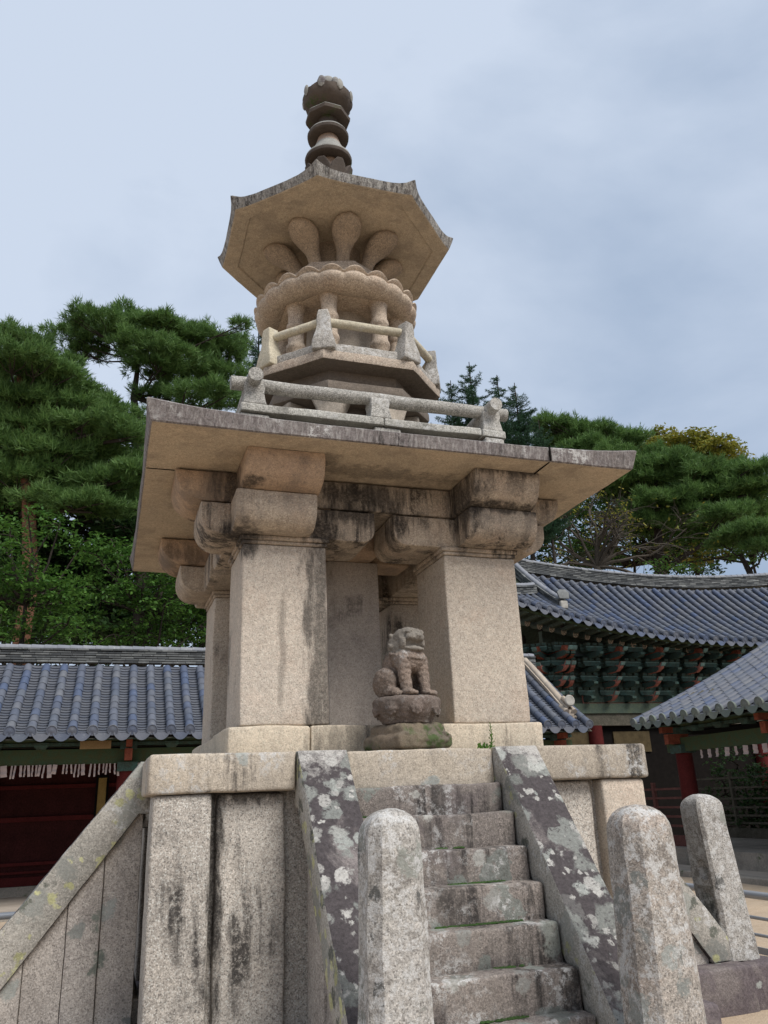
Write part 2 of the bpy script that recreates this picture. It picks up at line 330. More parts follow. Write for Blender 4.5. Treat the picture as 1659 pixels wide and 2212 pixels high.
M['tile_moss']=island('mossy_tile',[(.15,.165,.17),(.13,.16,.13),(.17,.185,.15),(.12,.135,.15)],rough=.75,lich=.3)
M['tile_pale']=island('pale_tile',[(.36,.29,.22),(.42,.36,.29),(.30,.25,.20)],rough=.85,lich=.3)
M['ridge']=island('ridge_tile',[(.045,.048,.05),(.085,.09,.092),(.16,.165,.16),(.06,.063,.066),(.24,.245,.235)],rough=.85,lich=.3)
M['ridge_cap']=island('ridge_cap_tile',[(.19,.20,.225),(.24,.245,.26),(.17,.18,.21)],rough=.7,lich=.45)
M['plaster']=plain('lime_plaster',(.42,.395,.35))
M['green']=plain('green_paint',(.055,.095,.055),(.075,.08,.04),sc=7,grain=.3)
M['teal']=plain('teal_paint',(.06,.115,.10),(.06,.075,.06),sc=9,grain=.35)
M['teal_light']=plain('pale_teal_paint',(.17,.27,.24),(.12,.17,.15),sc=9,grain=.3)
M['red']=plain('vermilion_paint',(.30,.095,.055),(.20,.06,.04),sc=9,grain=.3)
M['pinkred']=plain('faded_red_paint',(.48,.20,.155),(.34,.13,.10),sc=9,grain=.3)
M['dullgreen']=plain('bracket_green_paint',(.085,.11,.08),(.06,.065,.05),sc=9,grain=.3)
M['maroon']=plain('maroon_wood',(.05,.014,.013),(.036,.011,.010),sc=3,grain=.25)
M['maroon_col']=plain('red_column_paint',(.095,.018,.017),(.07,.014,.013),sc=4,grain=.2)
M['wood']=plain('weathered_wood',(.13,.115,.09),(.085,.08,.06),sc=5,grain=.35)
M['wood_red']=plain('reddish_wood',(.15,.065,.055),(.11,.05,.045),sc=6,grain=.3)
M['ochre']=plain('ochre_wall',(.36,.25,.09),(.28,.19,.07),sc=4,grain=.15)
M['board']=plain('name_board',(.36,.25,.13),(.30,.20,.10),sc=6,grain=.15)
M['cream_dot']=plain('cream_paint',(.58,.44,.32),(.48,.34,.24),sc=9)
M['paper']=plain('paper_tag',(.52,.44,.42),(.44,.36,.35),sc=8,rough=.9)
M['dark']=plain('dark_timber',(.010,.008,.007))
M['steel']=G('galvanised_rail').mat; M['steel'].node_tree.nodes['Principled BSDF'].inputs['Base Color'].default_value=(.30,.31,.325,1)
M['steel'].node_tree.nodes['Principled BSDF'].inputs['Metallic'].default_value=.25; M['steel'].node_tree.nodes['Principled BSDF'].inputs['Roughness'].default_value=.38
M['kerb']=stone('kerb_granite',(.32,.29,.245),(.24,.225,.195),grain=.3,damp=.3,moss=.15)
M['bark']=plain('pine_bark',(.20,.095,.06),(.12,.065,.045),sc=5,grain=.4,bump=.02,rough=.95)
M['bark_dark']=plain('dark_bark',(.055,.045,.038),(.035,.03,.025),sc=6,grain=.35,bump=.015,rough=.95)
M['twig']=plain('twig_bark',(.105,.09,.074),(.07,.06,.05),sc=6,rough=.95)
def leaf(name,cols,tr=.36,rough=.55):
    m=island(name,cols,rough=rough,nsc=.5,bump=0)
    nt=m.node_tree; b=nt.nodes['Principled BSDF']; out=[n for n in nt.nodes if n.type=='OUTPUT_MATERIAL'][0]
    t=nt.nodes.new('ShaderNodeBsdfTranslucent'); ms=nt.nodes.new('ShaderNodeMixShader'); ms.inputs[0].default_value=tr
    src=b.inputs['Base Color'].links[0].from_socket; nt.links.new(src,t.inputs[0]); nt.links.new(b.outputs[0],ms.inputs[1]); nt.links.new(t.outputs[0],ms.inputs[2]); nt.links.new(ms.outputs[0],out.inputs[0])
    return m
M['needle']=leaf('pine_needles',[(.065,.13,.036),(.115,.21,.055),(.17,.28,.08),(.082,.165,.042)])
M['needle_dark']=leaf('spruce_needles',[(.03,.07,.036),(.04,.09,.046),(.055,.11,.055)])
M['leafm']=leaf('green_leaves',[(.045,.12,.022),(.07,.16,.028),(.11,.22,.035),(.055,.13,.024)])
M['leafdark']=leaf('dark_leaves',[(.03,.07,.022),(.04,.09,.026),(.055,.11,.03)])
M['leafyel']=leaf('yellowing_leaves',[(.20,.22,.03),(.30,.26,.04),(.17,.21,.04),(.36,.27,.045)])
# ------------------------------------------------------------------ ground
def ground():
    b=MB(); xs=[-400,-120,-40,-20]+[-16+i*1. for i in range(41)]+[32,60,140,400]; ys=[-200,-60,-25]+[-16+i*1. for i in range(34)]+[24,40,90,400]
    vs=[]
    for y in ys:
        for x in xs: vs.append((x,y,.02*fbm((x,y,0),.5) if abs(x)<30 and -16<y<11 else -.01))
    n=len(xs); fs=[(j*n+i,j*n+i+1,(j+1)*n+i+1,(j+1)*n+i) for j in range(len(ys)-1) for i in range(n-1)]
    b.add(vs,fs)
    g=G('sandy_soil'); c=g.mix(g.ramp(g.noise(.8,5,.65),.35,.65),(.46,.355,.25),(.39,.305,.22))
    c=g.mix(g.ramp(g.noise(3.5,5,.7),.5,.75,0,.5),c,(.30,.21,.13)); c=g.mix(1.,c,g.mix(g.ramp(g.noise(60,3,.7),.3,.7),(.82,)*3,(1.12,)*3),'MULTIPLY')
    o=b.build('ground',g.out(c,g.bump(g.math('ADD',g.noise(9,5,.7),g.math('MULTIPLY',g.noise(60,3),.4)),.03,.6),.95))
    tag(o,'sandy temple courtyard ground of pale packed earth','ground',kind='structure')
ground()
# ------------------------------------------------------------------ the stone pagoda
PG=empty('stone_pagoda'); tag(PG,'tall weathered granite pagoda with square eave, octagonal roof and steep stairs','pagoda')
def rk(x,y,k):
    for _ in range(k%4): x,y=-y,x
    return x,y
def octa(a,t,ox=0,oy=0): 
    b=a*t
    return [(x+ox,y+oy) for x,y in ((a,-b),(a,b),(b,a),(-b,a),(-a,b),(-a,-b),(-b,-a),(b,-a))]
W=2.2; ZC=2.49
# platform
b=MB(); b.rbox((-2.0,-2.0,0),(2.0,2.0,2.2),.02,.2); plat=b.build('platform',M['wall'],PG)
b=MB(); b.rbox((-2.42,-2.42,-.1),(2.42,2.42,.42),.05,.25,rough=.012); b.build('base_course',M['base'],plat)
for k in range(4):
    # panels between corner posts and stair walls, and the corner posts
    for sgn in (-1,1):
        b=MB()
        lo=(1.10,-2.09); hi=(1.70,-1.9)
        x0,x1=(lo[0],hi[0]) if sgn>0 else (-hi[0],-lo[0])
        def wp(p,k=k): x,y=rk(p.x,p.y,k); return (x,y,p.z)
        b.rbox((x0+.03,-2.06,.40),(x1-.035,-1.9,2.185),.035,.12,warp=wp,rough=.012); b.build('wall_panel',M['wall'],plat)
    b=MB(); b.rbox((1.715,-2.16,.40),(2.16,-1.72,2.19),.03,.12,warp=wp,rough=.008); b.build('corner_post',M['wall'] if k else M['pillar_clean'],plat)
    # cap slabs
    b=MB(); b.rbox((1.075,-W,2.195),(W,-1.075,ZC),.028,.12,warp=wp,rough=.008); b.build('cap_slab',M['cap'],plat)
b=MB(); b.rbox((-1.9,-1.9,2.1),(1.9,1.9,ZC-.02),.02,.3); b.build('cap_core',M['cap'],plat)
# stairs
STEP=[(2.17,2.485),(2.305,2.194),(2.496,1.968),(2.672,1.718),(2.862,1.478),(3.051,1.228),(3.255,.975),(3.43,.722),(3.61,.48),(3.78,.25)]
rnd=random.Random(5)
for k in range(4):
    def wp(p,k=k): x,y=rk(p[0],p[1],k); return (x,y,p[2])
    b=MB()   # carrying wall of the flight
    for sgn in (-1,1):
        for i,(d0,d1) in enumerate(((2.17,2.46),(2.463,2.72),(2.723,3.02),(3.023,3.45))):
            zl=lambda d:2.49-1.25*(d-2.2)-.40
            out=[(d0,.38),(d1,.38),(d1,max(.42,zl(d1))),(d0,zl(d0))]
            hh=sorted((sgn*.70,sgn*(1.0+(.012 if i%2 else -.01))))
            b.prism(out,hh[0],hh[1],.012,.14,mp=lambda a,z,h,k=k:(*rk(h,-a,k),z),rough=.006)
    b.rbox((-.72,-3.3,-.05),(.72,-2.1,.6),.02,.3,warp=lambda p,k=k:(*rk(p.x,p.y,k),p.z))
    st=b.build('staircase',M['wall_dark'],PG)
    b=MB()   # foundation of the flight
    b.rbox((-1.28,-3.78,-.1),(1.28,-2.3,.405),.05,.2,warp=wp,rough=.015); b.build('foundation',M['base'],st)
    for i,(d,z) in enumerate(STEP):
        b=MB(); dz=(z-STEP[i+1][1]) if i<9 else .26
        b.rbox((-.652,-d,z-dz-.03 if i<9 else -.05),(.652,-d+.34,z),.022,.09,warp=wp,rough=.012)
        b.build('step',M['cap'] if i==0 else M['step'],st)
    for sgn in (-1,1):
        b=MB(); out=[(2.12,2.493),(2.215,2.493),(3.80,.505),(3.76,.41),(3.47,.41),(2.21,2.06),(2.12,2.06)]
        hh=sorted((sgn*.662,sgn*1.07))
        b.prism(out,hh[0],hh[1],.02,.12,mp=lambda a,z,h,k=k:(*rk(h,-a,k),z),rough=.008)
        o=b.build('balustrade',[M['balustrade'],M['balustrade_side']],st)
        for p in o.data.polygons:      # the outer cheeks carry another, paler growth than the walked top
            n=p.normal; x,y=rk(n.x,n.y,-k)
            if abs(x)>.8: p.material_index=1
    if k==0:
        for i in range(2,9):
            b=MB(); d,z=STEP[i]
            for j in range(330):
                x=rnd.uniform(-.64,.65)
                if fbm((x*1.7,i*3.1,0),1)<.04+.10*fbm((x*9,i,5),1): continue
                q=rnd.uniform(.007,.016); c=(x,-STEP[i-1][0]-rnd.uniform(0,.018),z-.003)
                b.lathe([(q*.9,0),(q*1.5,q*.4),(q*.9,q*.9),(.001,q*1.1)],5,c)
            if b.v: b.build('moss_tuft',stone('moss',(.035,.075,.016),(.02,.045,.01),grain=.3) if 'moss' not in bpy.data.materials else bpy.data.materials['moss'],st)['kind']='stuff'
# plinth of the body
P=1.5374
b=MB()
for k in range(4):
    def wp(p,k=k): x,y=rk(p.x,p.y,k); return (x,y,p.z)
    b.rbox((-P,-P,ZC-.03),(-.80,-.62,2.752),.03,.10,warp=wp,rough=.012)
    b.rbox((-.795,-P+.012,ZC-.03),(.47,-.62,2.748),.02,.12,warp=wp,rough=.008)
    b.rbox((.475,-P,ZC-.03),(.80,-.62,2.75),.02,.12,warp=wp,rough=.008)
b.rbox((-.7,-.7,2.4),(.7,.7,2.745),.02,.3)
b.build('plinth',M['plinth'],PG)
# core pillar and four corner pillars with their brackets
b=MB(); b.rbox((-.30,-.30,2.74),(.30,.30,4.66),.015,.2,rough=.004); core=b.build('core_pillar',M['core'],PG)
b=MB(); b.rbox((-.72,-.22,4.665),(.72,.22,4.86),.02,.2); b.rbox((-.22,-.72,4.66),(.22,.72,4.858),.02,.2); b.build('core_bracket',M['bracket_tan'],core)
def arm(b,a0,a1,z0,z1,h0,h1,r0,r1,axis):
    """block arm with quarter-round lower ends"""
    def arc(cx,cz,r,f,t,n=7): return [(cx+r*math.cos(f+(t-f)*i/n),cz+r*math.sin(f+(t-f)*i/n)) for i in range(n+1)]
    out=arc(a0+r0,z0+r0,r0,PI,1.5*PI) if r0 else [(a0,z0)]
    out+=arc(a1-r1,z0+r1,r1,1.5*PI,2*PI) if r1 else [(a1,z0)]
    out+=[(a1,z1),(a0,z1)]
    mp=(lambda a,z,h:(h,a,z)) if axis=='y' else (lambda a,z,h:(a,h,z))
    b.prism(out,h0,h1,.02,.10,mp=mp,rough=.009)
for sx in (-1,1):
    for sy in (-1,1):
        b=MB(); xs=sorted((sx*(.78 if sx>0 and sy>0 else .614),sx*1.4315)); ys=sorted((sy*.67,sy*1.489))
        def tw(p,sx=sx,sy=sy):
            t=(p.z-2.75)/1.68; f=1-.012*t
            return (sx*1.023+(p.x-sx*1.023)*f,sy*1.08+(p.y-sy*1.08)*f,p.z)
        b.rbox((xs[0],ys[0],2.753),(xs[1],ys[1],4.43),.022,.12,warp=tw,rough=.007)
        pil=b.build('pillar',M['pillar_clean'] if sx>0 and sy<0 else M['pillar'],PG)
        b=MB(); b.rbox((min(sx*.612,sx*1.436),min(sy*.667,sy*1.494),4.432),(max(sx*.612,sx*1.436),max(sy*.667,sy*1.494),4.468),.012,.14,rough=.005)
        b.rbox((min(sx*.592,sx*1.456),min(sy*.648,sy*1.514),4.470),(max(sx*.592,sx*1.456),max(sy*.648,sy*1.514),4.513),.012,.14,rough=.005)
        b.build('pillar_pad',M['bracket'],pil)
        mt=M['bracket']
        for ax_ in ('y','x'):
            sg=sy if ax_=='y' else sx; so_=sx if ax_=='y' else sy
            b=MB(); e0,e1=sorted((sg*1.83,sg*.10)); h0,h1=sorted((so_*(.78),so_*(1.55 if ax_=='y' else 1.47)))
            arm(b,e0,e1,4.515,4.842 if ax_=='y' else 4.832,h0,h1,.22 if e0==sg*1.83 else .14,.22 if e1==sg*1.83 else .14,ax_)
            b.build('lower_bracket',M['bracket'],pil)
            b=MB(); e0,e1=sorted((sg*2.07,sg*(.55))); h0,h1=sorted((so_*.76,so_*(1.50 if ax_=='y' else 1.44)))
            arm(b,e0,e1,4.85,5.166 if ax_=='y' else 5.158,h0,h1,.27 if e0==sg*2.07 else 0,.27 if e1==sg*2.07 else 0,ax_)
            b.build('upper_bracket',M['bracket_tan'] if (sx<0) else M['bracket'],pil)
# beams between the upper brackets
for k in range(4):
    b=MB(); b.rbox((-.76,-1.45,4.855),(.76,-.85,5.15),.015,.12,warp=lambda p,k=k:(*rk(p.x,p.y,k),p.z),rough=.006); b.build('eave_beam',M['bracket'],PG)
# lower square roof
def sq_ring(h,z,ox=.02,oy=-.006,n=22,flare=0.,lift=0.,pw=4):
    pts=[]
    for k in range(4):
        for i in range(n):
            a=-1+2*i/n; c=abs(a)**pw
            x,y=rk(a*h,-h,k); s_=1+flare*c/h
            pts.append(rough_pt(Vector((x*s_+ox,y*s_+oy,z+lift*c)),.006))
    return pts
b=MB()
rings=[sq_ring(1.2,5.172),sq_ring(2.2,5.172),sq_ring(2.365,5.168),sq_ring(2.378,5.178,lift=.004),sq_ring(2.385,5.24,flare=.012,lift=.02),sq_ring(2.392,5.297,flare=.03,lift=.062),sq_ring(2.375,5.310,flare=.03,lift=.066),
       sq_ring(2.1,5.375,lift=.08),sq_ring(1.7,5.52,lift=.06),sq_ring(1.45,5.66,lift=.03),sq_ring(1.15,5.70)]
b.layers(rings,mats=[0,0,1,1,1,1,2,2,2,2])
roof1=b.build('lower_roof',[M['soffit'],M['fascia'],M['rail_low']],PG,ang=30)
b=MB()  # joint lines of the eave slabs: thin mortar fillets
for (x0,y0) in ((1.435,-2.412),):
    b.box((x0-.006,y0-.004,5.17),(x0+.006,y0+.02,5.315)); b.box((x0-.004,-2.37,5.160),(x0+.004,-2.0,5.172)); b.box((-2.345,-1.352,5.164),(-2.08,-1.347,5.172))
b.build('joint',M['dark'],roof1)
# square railing on the lower roof
b=MB(); B=1.4818
for k in range(4):
    for (x0,x1) in ((-B,.045),(.05,B-.30)):
        b.rbox((x0,-B,5.83),(x1,-B+.29,5.928),.022,.10,warp=lambda p,k=k:(*rk(p.x,p.y,k),p.z),rough=.009)
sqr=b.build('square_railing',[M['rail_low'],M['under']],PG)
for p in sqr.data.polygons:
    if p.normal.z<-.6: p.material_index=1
for k in range(4):
    for xx in (-1.33,0.09):
        b=MB(); b.rbox((xx-.15,-1.45,5.62),(xx+.15,-1.22,5.826),.02,.1,warp=lambda p,k=k:(*rk(p.x,p.y,k),p.z)); b.build('foot_block',M['rail'],sqr)
    for xx in (-1.335,0.02):
        b=MB()
        def wpost(p,k=k,xx=xx):
            t=(p.z-5.93)/.27; f=1.0-.32*min(1,max(0,t))**.6
            if t>.62: f*=1.14
            return (*rk(xx+(p.x-xx)*f,-1.34+(p.y+1.34)*f,k),p.z)
        b.rbox((xx-.13,-1.47,5.93),(xx+.13,-1.21,6.18),.02,.045,warp=wpost,rough=.006); b.build('rail_post',M['rail'],sqr)
    b=MB(); pts=[Vector((*rk(-1.57+3.14*i/24,-1.345,k),6.195+.012*(k%2)+.012*fbm((i*.3,k,0),1))) for i in range(25)]
    b.tube(pts,[.074+.006*fbm((i*.4,k,3),1) for i in range(25)],14,rough=.005); b.build('rail',M['rail'],sqr)
# octagonal pedestal with flared supports under the deck
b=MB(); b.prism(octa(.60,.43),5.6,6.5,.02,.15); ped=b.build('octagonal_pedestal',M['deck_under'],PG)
b=MB(); b.prism(octa(.80,.45),5.66,5.86,.02,.15); b.build('pedestal_base',M['drum'],ped)
for i,(x,y) in enumerate(octa(.82,.45)):
    a=math.atan2(y,x); b=MB()
    def wf(p,a=a,x=x,y=y):
        t=(p.z-5.75)/.72; f=.62+.95*max(0,t-.45)**1.6*2.0
        lx,ly=p.x*(.9+.35*max(0,t-.5)),p.y*f
        return (x*.93+lx*math.cos(a)-ly*math.sin(a),y*.93+lx*math.sin(a)+ly*math.cos(a),p.z)
    b.rbox((-.13,-.17,5.75),(.13,.17,6.47),.03,.06,warp=wf,rough=.006); b.build('flared_support',M['drum'],ped)
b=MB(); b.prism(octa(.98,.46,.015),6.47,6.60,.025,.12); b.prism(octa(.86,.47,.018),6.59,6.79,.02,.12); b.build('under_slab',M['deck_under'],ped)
# deck
b=MB(); o8=octa(1.105,.4877,.019,-.005); b.prism(o8,6.78,6.90,.016,.10,rough=.008)
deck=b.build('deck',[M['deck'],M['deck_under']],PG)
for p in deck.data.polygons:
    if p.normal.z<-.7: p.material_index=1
# octagonal railing
o9=octa(1.075,.4877,.019,-.005); b=MB()
for i in range(8):
    p0,p1=Vector(o9[i]),Vector(o9[(i+1)%8]); d=(p1-p0).normalized(); nn=Vector((d.y,-d.x)); Ln=(p1-p0).length
    b.rbox((.06,-.20,6.902),(Ln-.06,-.015,7.025),.02,.09,warp=lambda p,p0=p0,d=d,nn=nn:(p0.x+d.x*p.x+nn.x*(p.y),p0.y+d.y*p.x+nn.y*(p.y),p.z),rough=.008)
orl=b.build('octagonal_railing',M['post'],PG)
for i,(x,y) in enumerate(o9):
    a=math.atan2(y,x); b=MB(); mt=M['cream'] if i in (4,5) else M['post']
    def wq(p,a=a,x=x,y=y):
        t=(p.z-6.9)/.52
        f=1.0 if t<.2 else (1-.42*min(1,(t-.2)/.35)) 
        g_=1-.25*min(1,max(0,t-.85)/.15)
        lx,ly=p.x*(1-.28*min(1,max(0,t-.2)/.4)),p.y*f*g_
        cx,cy=x*.955,y*.955
        return (cx+lx*math.cos(a)-ly*math.sin(a),cy+lx*math.sin(a)+ly*math.cos(a),p.z)
    b.rbox((-.10,-.135,6.9),(.10,.135,7.43),.02,.05,warp=wq,rough=.007); b.build('rail_post',mt,orl)
    p0=Vector(o9[i])*.955; p1=Vector(o9[(i+1)%8])*.955
    b=MB(); b.tube([Vector((*(p0+(p1-p0)*j/10),7.305+.006*fbm((j*.5,i,1),1))) for j in range(11)],.052,12,rough=.003); b.build('rail',M['cream'],orl)
# inner drum, bamboo columns
b=MB(); b.lathe([(.46,6.89),(.47,7.2),(.45,7.6),(.42,7.95)],28,rough=.008); b.build('inner_drum',M['drum'],PG)
for (x,y) in octa(.655,.49,.0,0):
    b=MB(); prof=[(r_*1.18,z_) for r_,z_ in [(.105,6.9),(.105,7.0),(.088,7.06),(.088,7.27),(.102,7.30),(.106,7.33),(.102,7.36),(.086,7.39),(.083,7.58),(.096,7.60),(.10,7.63),(.096,7.66),(.082,7.69),(.083,7.82),(.098,7.90),(.112,7.94)]]
    b.lathe(prof,20,(x,y,0),rough=.004); b.build('bamboo_column',M['lotus'],PG)
# lotus ring
LX,LY=-.045,.012
def octr(a,ap=.735,t=.46):
    d2=(ap+ap*t)/math.sqrt(2); return min((ap if i%2==0 else d2)/math.cos(a-i*PI/4) for i in range(8) if math.cos(a-i*PI/4)>.3)
def petal(a,r,z,root=0.):
    n=22; q=abs(math.sin(n*a/2+.3)); dome=q**.32; arch=q**.8
    t=max(0,min(1,(z-7.93)/.20)); hol=math.exp(-((z-8.085)/.022)**2)
    rr=r-(1-dome)*.038*min(1,t*2.4+.25)+.012*arch*t-.022*hol*arch
    k=max(0,1-(r-.70)/.25) if z<8.0 else 0
    return (rr*(1-k)+k*(r/.70*octr(a)*.985), z+(.075*arch-.055)*max(0,t-.55)/.45)
b=MB(); b.lathe([(.40,7.95),(.70,7.935)],330,(LX,LY,0),cap=(False,False),fn=lambda a,r,z:(octr(a)*.985 if r>.6 else r,z))
b.lathe([(.70,7.935),(.78,7.910),(.87,7.905),(.95,7.92),(1.01,7.955),(1.045,8.0),(1.055,8.04),(1.05,8.06),(1.045,8.075),(1.045,8.09),(1.055,8.105),(1.06,8.125),(1.05,8.14),(1.02,8.14),(.97,8.125),(.80,8.16),(.55,8.28)],330,(LX,LY,0),fn=petal,rough=.006,cap=(False,False))
lot=b.build('lotus_ring',M['lotus'],PG,ang=50)
b=MB(); b.prism(octa(.735,.46,LX,LY),7.922,7.962,.01,.12,rough=.003); b.build('lotus_soffit',M['lotus'],lot)
b=MB(); ra=R(-18); oc=[(x*math.cos(ra)-y*math.sin(ra)+LX,x*math.sin(ra)+y*math.cos(ra)+LY) for x,y in octa(.66,.414)]
b.prism(oc,8.2,8.50,.018,.12,rough=.008); led=b.build('ledge',M['deck'],PG)
b=MB(); b.lathe([(.36,8.48),(.33,8.7),(.36,9.05)],24,(LX,LY,0)); b.build('inner_core',M['capital'],led)
# flared capitals
for i in range(8):
    a=R(45*i-3); b=MB(); pts=[]; rad=[]
    rings=[]
    ca,sa=math.cos(a),math.sin(a)
    for j in range(23):
        t=j/22; r_=.44+.05*t+.46*t**2.3; z=8.48+.555*(1-(1-t)**1.35)
        k0=max(0,min(1,(t-.36)/.40)); wd=.086+.106*k0*k0*(3-2*k0); th=.09+.05*t**2
        if t>.76: k_=(t-.76)/.24; wd*=math.sqrt(max(.01,1-k_*k_)); th*=math.sqrt(max(.03,1-k_*k_*.9))
        tx=Vector((.10+1.04*t**1.6,0.,.7)).normalized()
        nr=Vector((tx.z,0,-tx.x))
        rg=[]
        for q in range(16):
            an=2*PI*q/16; lo=math.cos(an)*th; la=math.sin(an)*wd
            p=Vector((r_,0,z))+nr*lo; p.y=la
            p.z=min(p.z,9.05)
            rg.append(rough_pt(Vector((p.x*ca-p.y*sa+LX,p.x*sa+p.y*ca+LY,p.z)),.006))
        rings.append(rg)
    b.layers(rings); b.build('capital',M['capital'],led,ang=60)
# upper octagonal roof
def oct_ring(a,z,flare=0.,lift=0.,n=14,pw=5,ox=-.045,oy=.013):
    V=octa(a,.414); pts=[]
    for i in range(8):
        p0,p1=Vector(V[i]),Vector(V[(i+1)%8])
        for j in range(n):
            t=j/n; c=abs(2*t-1)**pw; p=(p0+(p1-p0)*t); s_=1+flare*c/a
            pts.append(rough_pt(Vector((p.x*s_+ox,p.y*s_+oy,z+lift*c)),.006))
    return pts
b=MB()
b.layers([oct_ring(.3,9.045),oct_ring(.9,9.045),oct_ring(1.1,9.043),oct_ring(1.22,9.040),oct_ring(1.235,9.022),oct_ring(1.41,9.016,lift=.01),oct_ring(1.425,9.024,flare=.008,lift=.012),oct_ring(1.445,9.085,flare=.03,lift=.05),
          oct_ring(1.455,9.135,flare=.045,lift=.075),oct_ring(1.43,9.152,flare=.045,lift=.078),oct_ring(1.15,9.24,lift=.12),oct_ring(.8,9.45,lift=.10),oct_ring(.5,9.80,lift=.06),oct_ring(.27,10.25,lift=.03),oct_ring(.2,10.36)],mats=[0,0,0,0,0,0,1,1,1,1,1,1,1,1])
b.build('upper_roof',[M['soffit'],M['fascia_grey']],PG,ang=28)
# spire
SX,SY=-.098,.026
c=(SX,SY,0)
b=MB(); b.lathe([(.20,10.0),(.22,10.40),(.20,10.46),(.165,10.50),(.17,10.53),(.15,10.58),(.145,10.72)],28,c,rough=.005)
sp=b.build('spire',M['spire_neck'],PG)
for i in range(8):
    a=2*PI*i/8+.2; b=MB()
    def wl(p,a=a):
        t=max(0,(p.z-10.20)/.32); f=max(0,math.sin(PI*max(0,min(1,.25+.75*t))))**.6+.05
        r_=.225+.10*t**1.3+p.x; ly=p.y*f
        return (SX+r_*math.cos(a)-ly*math.sin(a),SY+r_*math.sin(a)+ly*math.cos(a),p.z)
    b.rbox((-.03,-.115,10.2),(.03,.115,10.5),.015,.035,warp=wl,rough=.012); b.build('petal',M['spire'],sp)
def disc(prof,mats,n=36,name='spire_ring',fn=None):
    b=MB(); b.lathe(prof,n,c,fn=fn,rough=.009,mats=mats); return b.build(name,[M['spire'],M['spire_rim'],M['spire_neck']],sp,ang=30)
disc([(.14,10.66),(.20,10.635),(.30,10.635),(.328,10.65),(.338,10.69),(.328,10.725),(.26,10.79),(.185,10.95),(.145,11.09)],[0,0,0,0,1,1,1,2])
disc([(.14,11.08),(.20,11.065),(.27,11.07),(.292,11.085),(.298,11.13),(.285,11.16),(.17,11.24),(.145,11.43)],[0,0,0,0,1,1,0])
def hexf(a,r,z):
    k=8; aa=(a+.39)%(2*PI/k)-PI/k; f=math.cos(PI/k)/math.cos(aa)
    return (r*f*1.03 if r>.2 else r,z)
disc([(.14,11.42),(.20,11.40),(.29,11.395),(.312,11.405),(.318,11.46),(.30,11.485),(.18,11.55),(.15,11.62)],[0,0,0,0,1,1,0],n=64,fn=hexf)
def bowlf(a,r,z):
    g_=abs(math.sin(4*a+.6)); return (r*(1+.07*(1-g_)*(1 if z>11.68 else 0)),z+(.06*g_**.7 if z>11.75 else 0))
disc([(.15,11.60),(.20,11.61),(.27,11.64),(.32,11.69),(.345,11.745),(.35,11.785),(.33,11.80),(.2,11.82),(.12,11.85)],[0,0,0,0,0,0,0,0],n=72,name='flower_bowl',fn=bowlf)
for i in range(8):
    a=2*PI*i/8+.28; b=MB(); b.lathe([(.001,-.10),(.045,-.06),(.055,0),(.042,.055),(.02,.085),(.001,.10)],12)
    b.v=[(SX+.355*math.cos(a)+x*.5*math.cos(a)-y*math.sin(a),SY+.355*math.sin(a)+x*.5*math.sin(a)+y*math.cos(a),11.83+z) for x,y,z in b.v]
    b.build('bud',M['spire_rim'],sp)
b=MB(); b.lathe([(.10,11.82),(.16,11.87),(.20,11.94),(.19,11.98),(.13,12.0),(.155,12.06),(.15,12.13),(.11,12.20),(.05,12.235),(.001,12.24)],24,c,rough=.014); b.build('finial_jewel',M['spire_rim'],sp)
for i in range(6):
    a=2*PI*i/6+.9; b=MB(); b.lathe([(.001,-.12),(.06,-.06),(.07,.02),(.04,.09),(.001,.13)],10,rough=.014)
    b.v=[(SX+.20*math.cos(a)+x,SY+.20*math.sin(a)+y,11.99+z) for x,y,z in b.v]; b.build('flame_leaf',M['spire_rim'],sp)
# ------------------------------------------------------------------ free-standing stair posts
def post(name,label,w0,w1,d0,d1,h,ch,mat,loc,rz=0,lean=(0,0),seed=0,mode=0):
    root=empty(name,loc,rz); tag(root,label,'stone post','stone posts at the foot of the pagoda stairs')
    def ring(t,z):
        a=(w0+(w1-w0)*t)/2; d=(d0+(d1-d0)*t)/2; c_=ch*(1-.15*t); pts=[]
        base=[(a,-d+c_),(a,d-c_),(a-c_,d),(-a+c_,d),(-a,d-c_),(-a,-d+c_),(-a+c_,-d),(a-c_,-d)]
        for i in range(8):
            p0,p1=Vector(base[i]),Vector(base[(i+1)%8]); k=5 if (p1-p0).length>.15 else 2
            for j in range(k): pts.append(p0+(p1-p0)*j/k)
        return [Vector((p.x+lean[0]*t,p.y+lean[1]*t,z)) for p in pts]
    rr=[]; n=16
    for i in range(n+1):
        t=i/n; rr.append(ring(t,(h-w1*.42)*t))
    top=rr[-1]; cx=lean[0]; zt=h-w1*.42
    for q in range(1,7):
        f=math.cos(q/6*PI/2*.97); rr.append([Vector((cx+(p.x-cx)*f,lean[1]+(p.y-lean[1])*f,zt+w1*.42*math.sin(q/6*PI/2))) for p in top])
    off=Vector((seed*7.1,seed*3.3,0))
    rr=[[p+noise.noise_vector((p+off)*3)*.011+noise.noise_vector((p+off)*11)*.004 for p in rg] for rg in rr]
    b=MB(); b.layers(rr); o=b.build('shaft',mat,root,ang=28)
    b=MB(); b.rbox((-w0*.5-.13,-d0*.5-.17,-.40-loc[2]+.35),(w0*.5+.13,d0*.5+.12,.0),.05,.14,rough=.02); b.build('base_block',M['base'],root)
    return root,o
post('stone_post','pale lichen crusted stone post with a round head standing before the left stair balustrade',.41,.325,.36,.30,1.64,.075,M['newel'],(-.905,-3.93,.40),seed=1)
post('stone_post','broad pink and grey round headed stone post before the right stair balustrade, leaning slightly',.47,.365,.40,.34,1.64,.09,M['newel_pink'],(.795,-3.95,.36),seed=2,lean=(.0,.0))
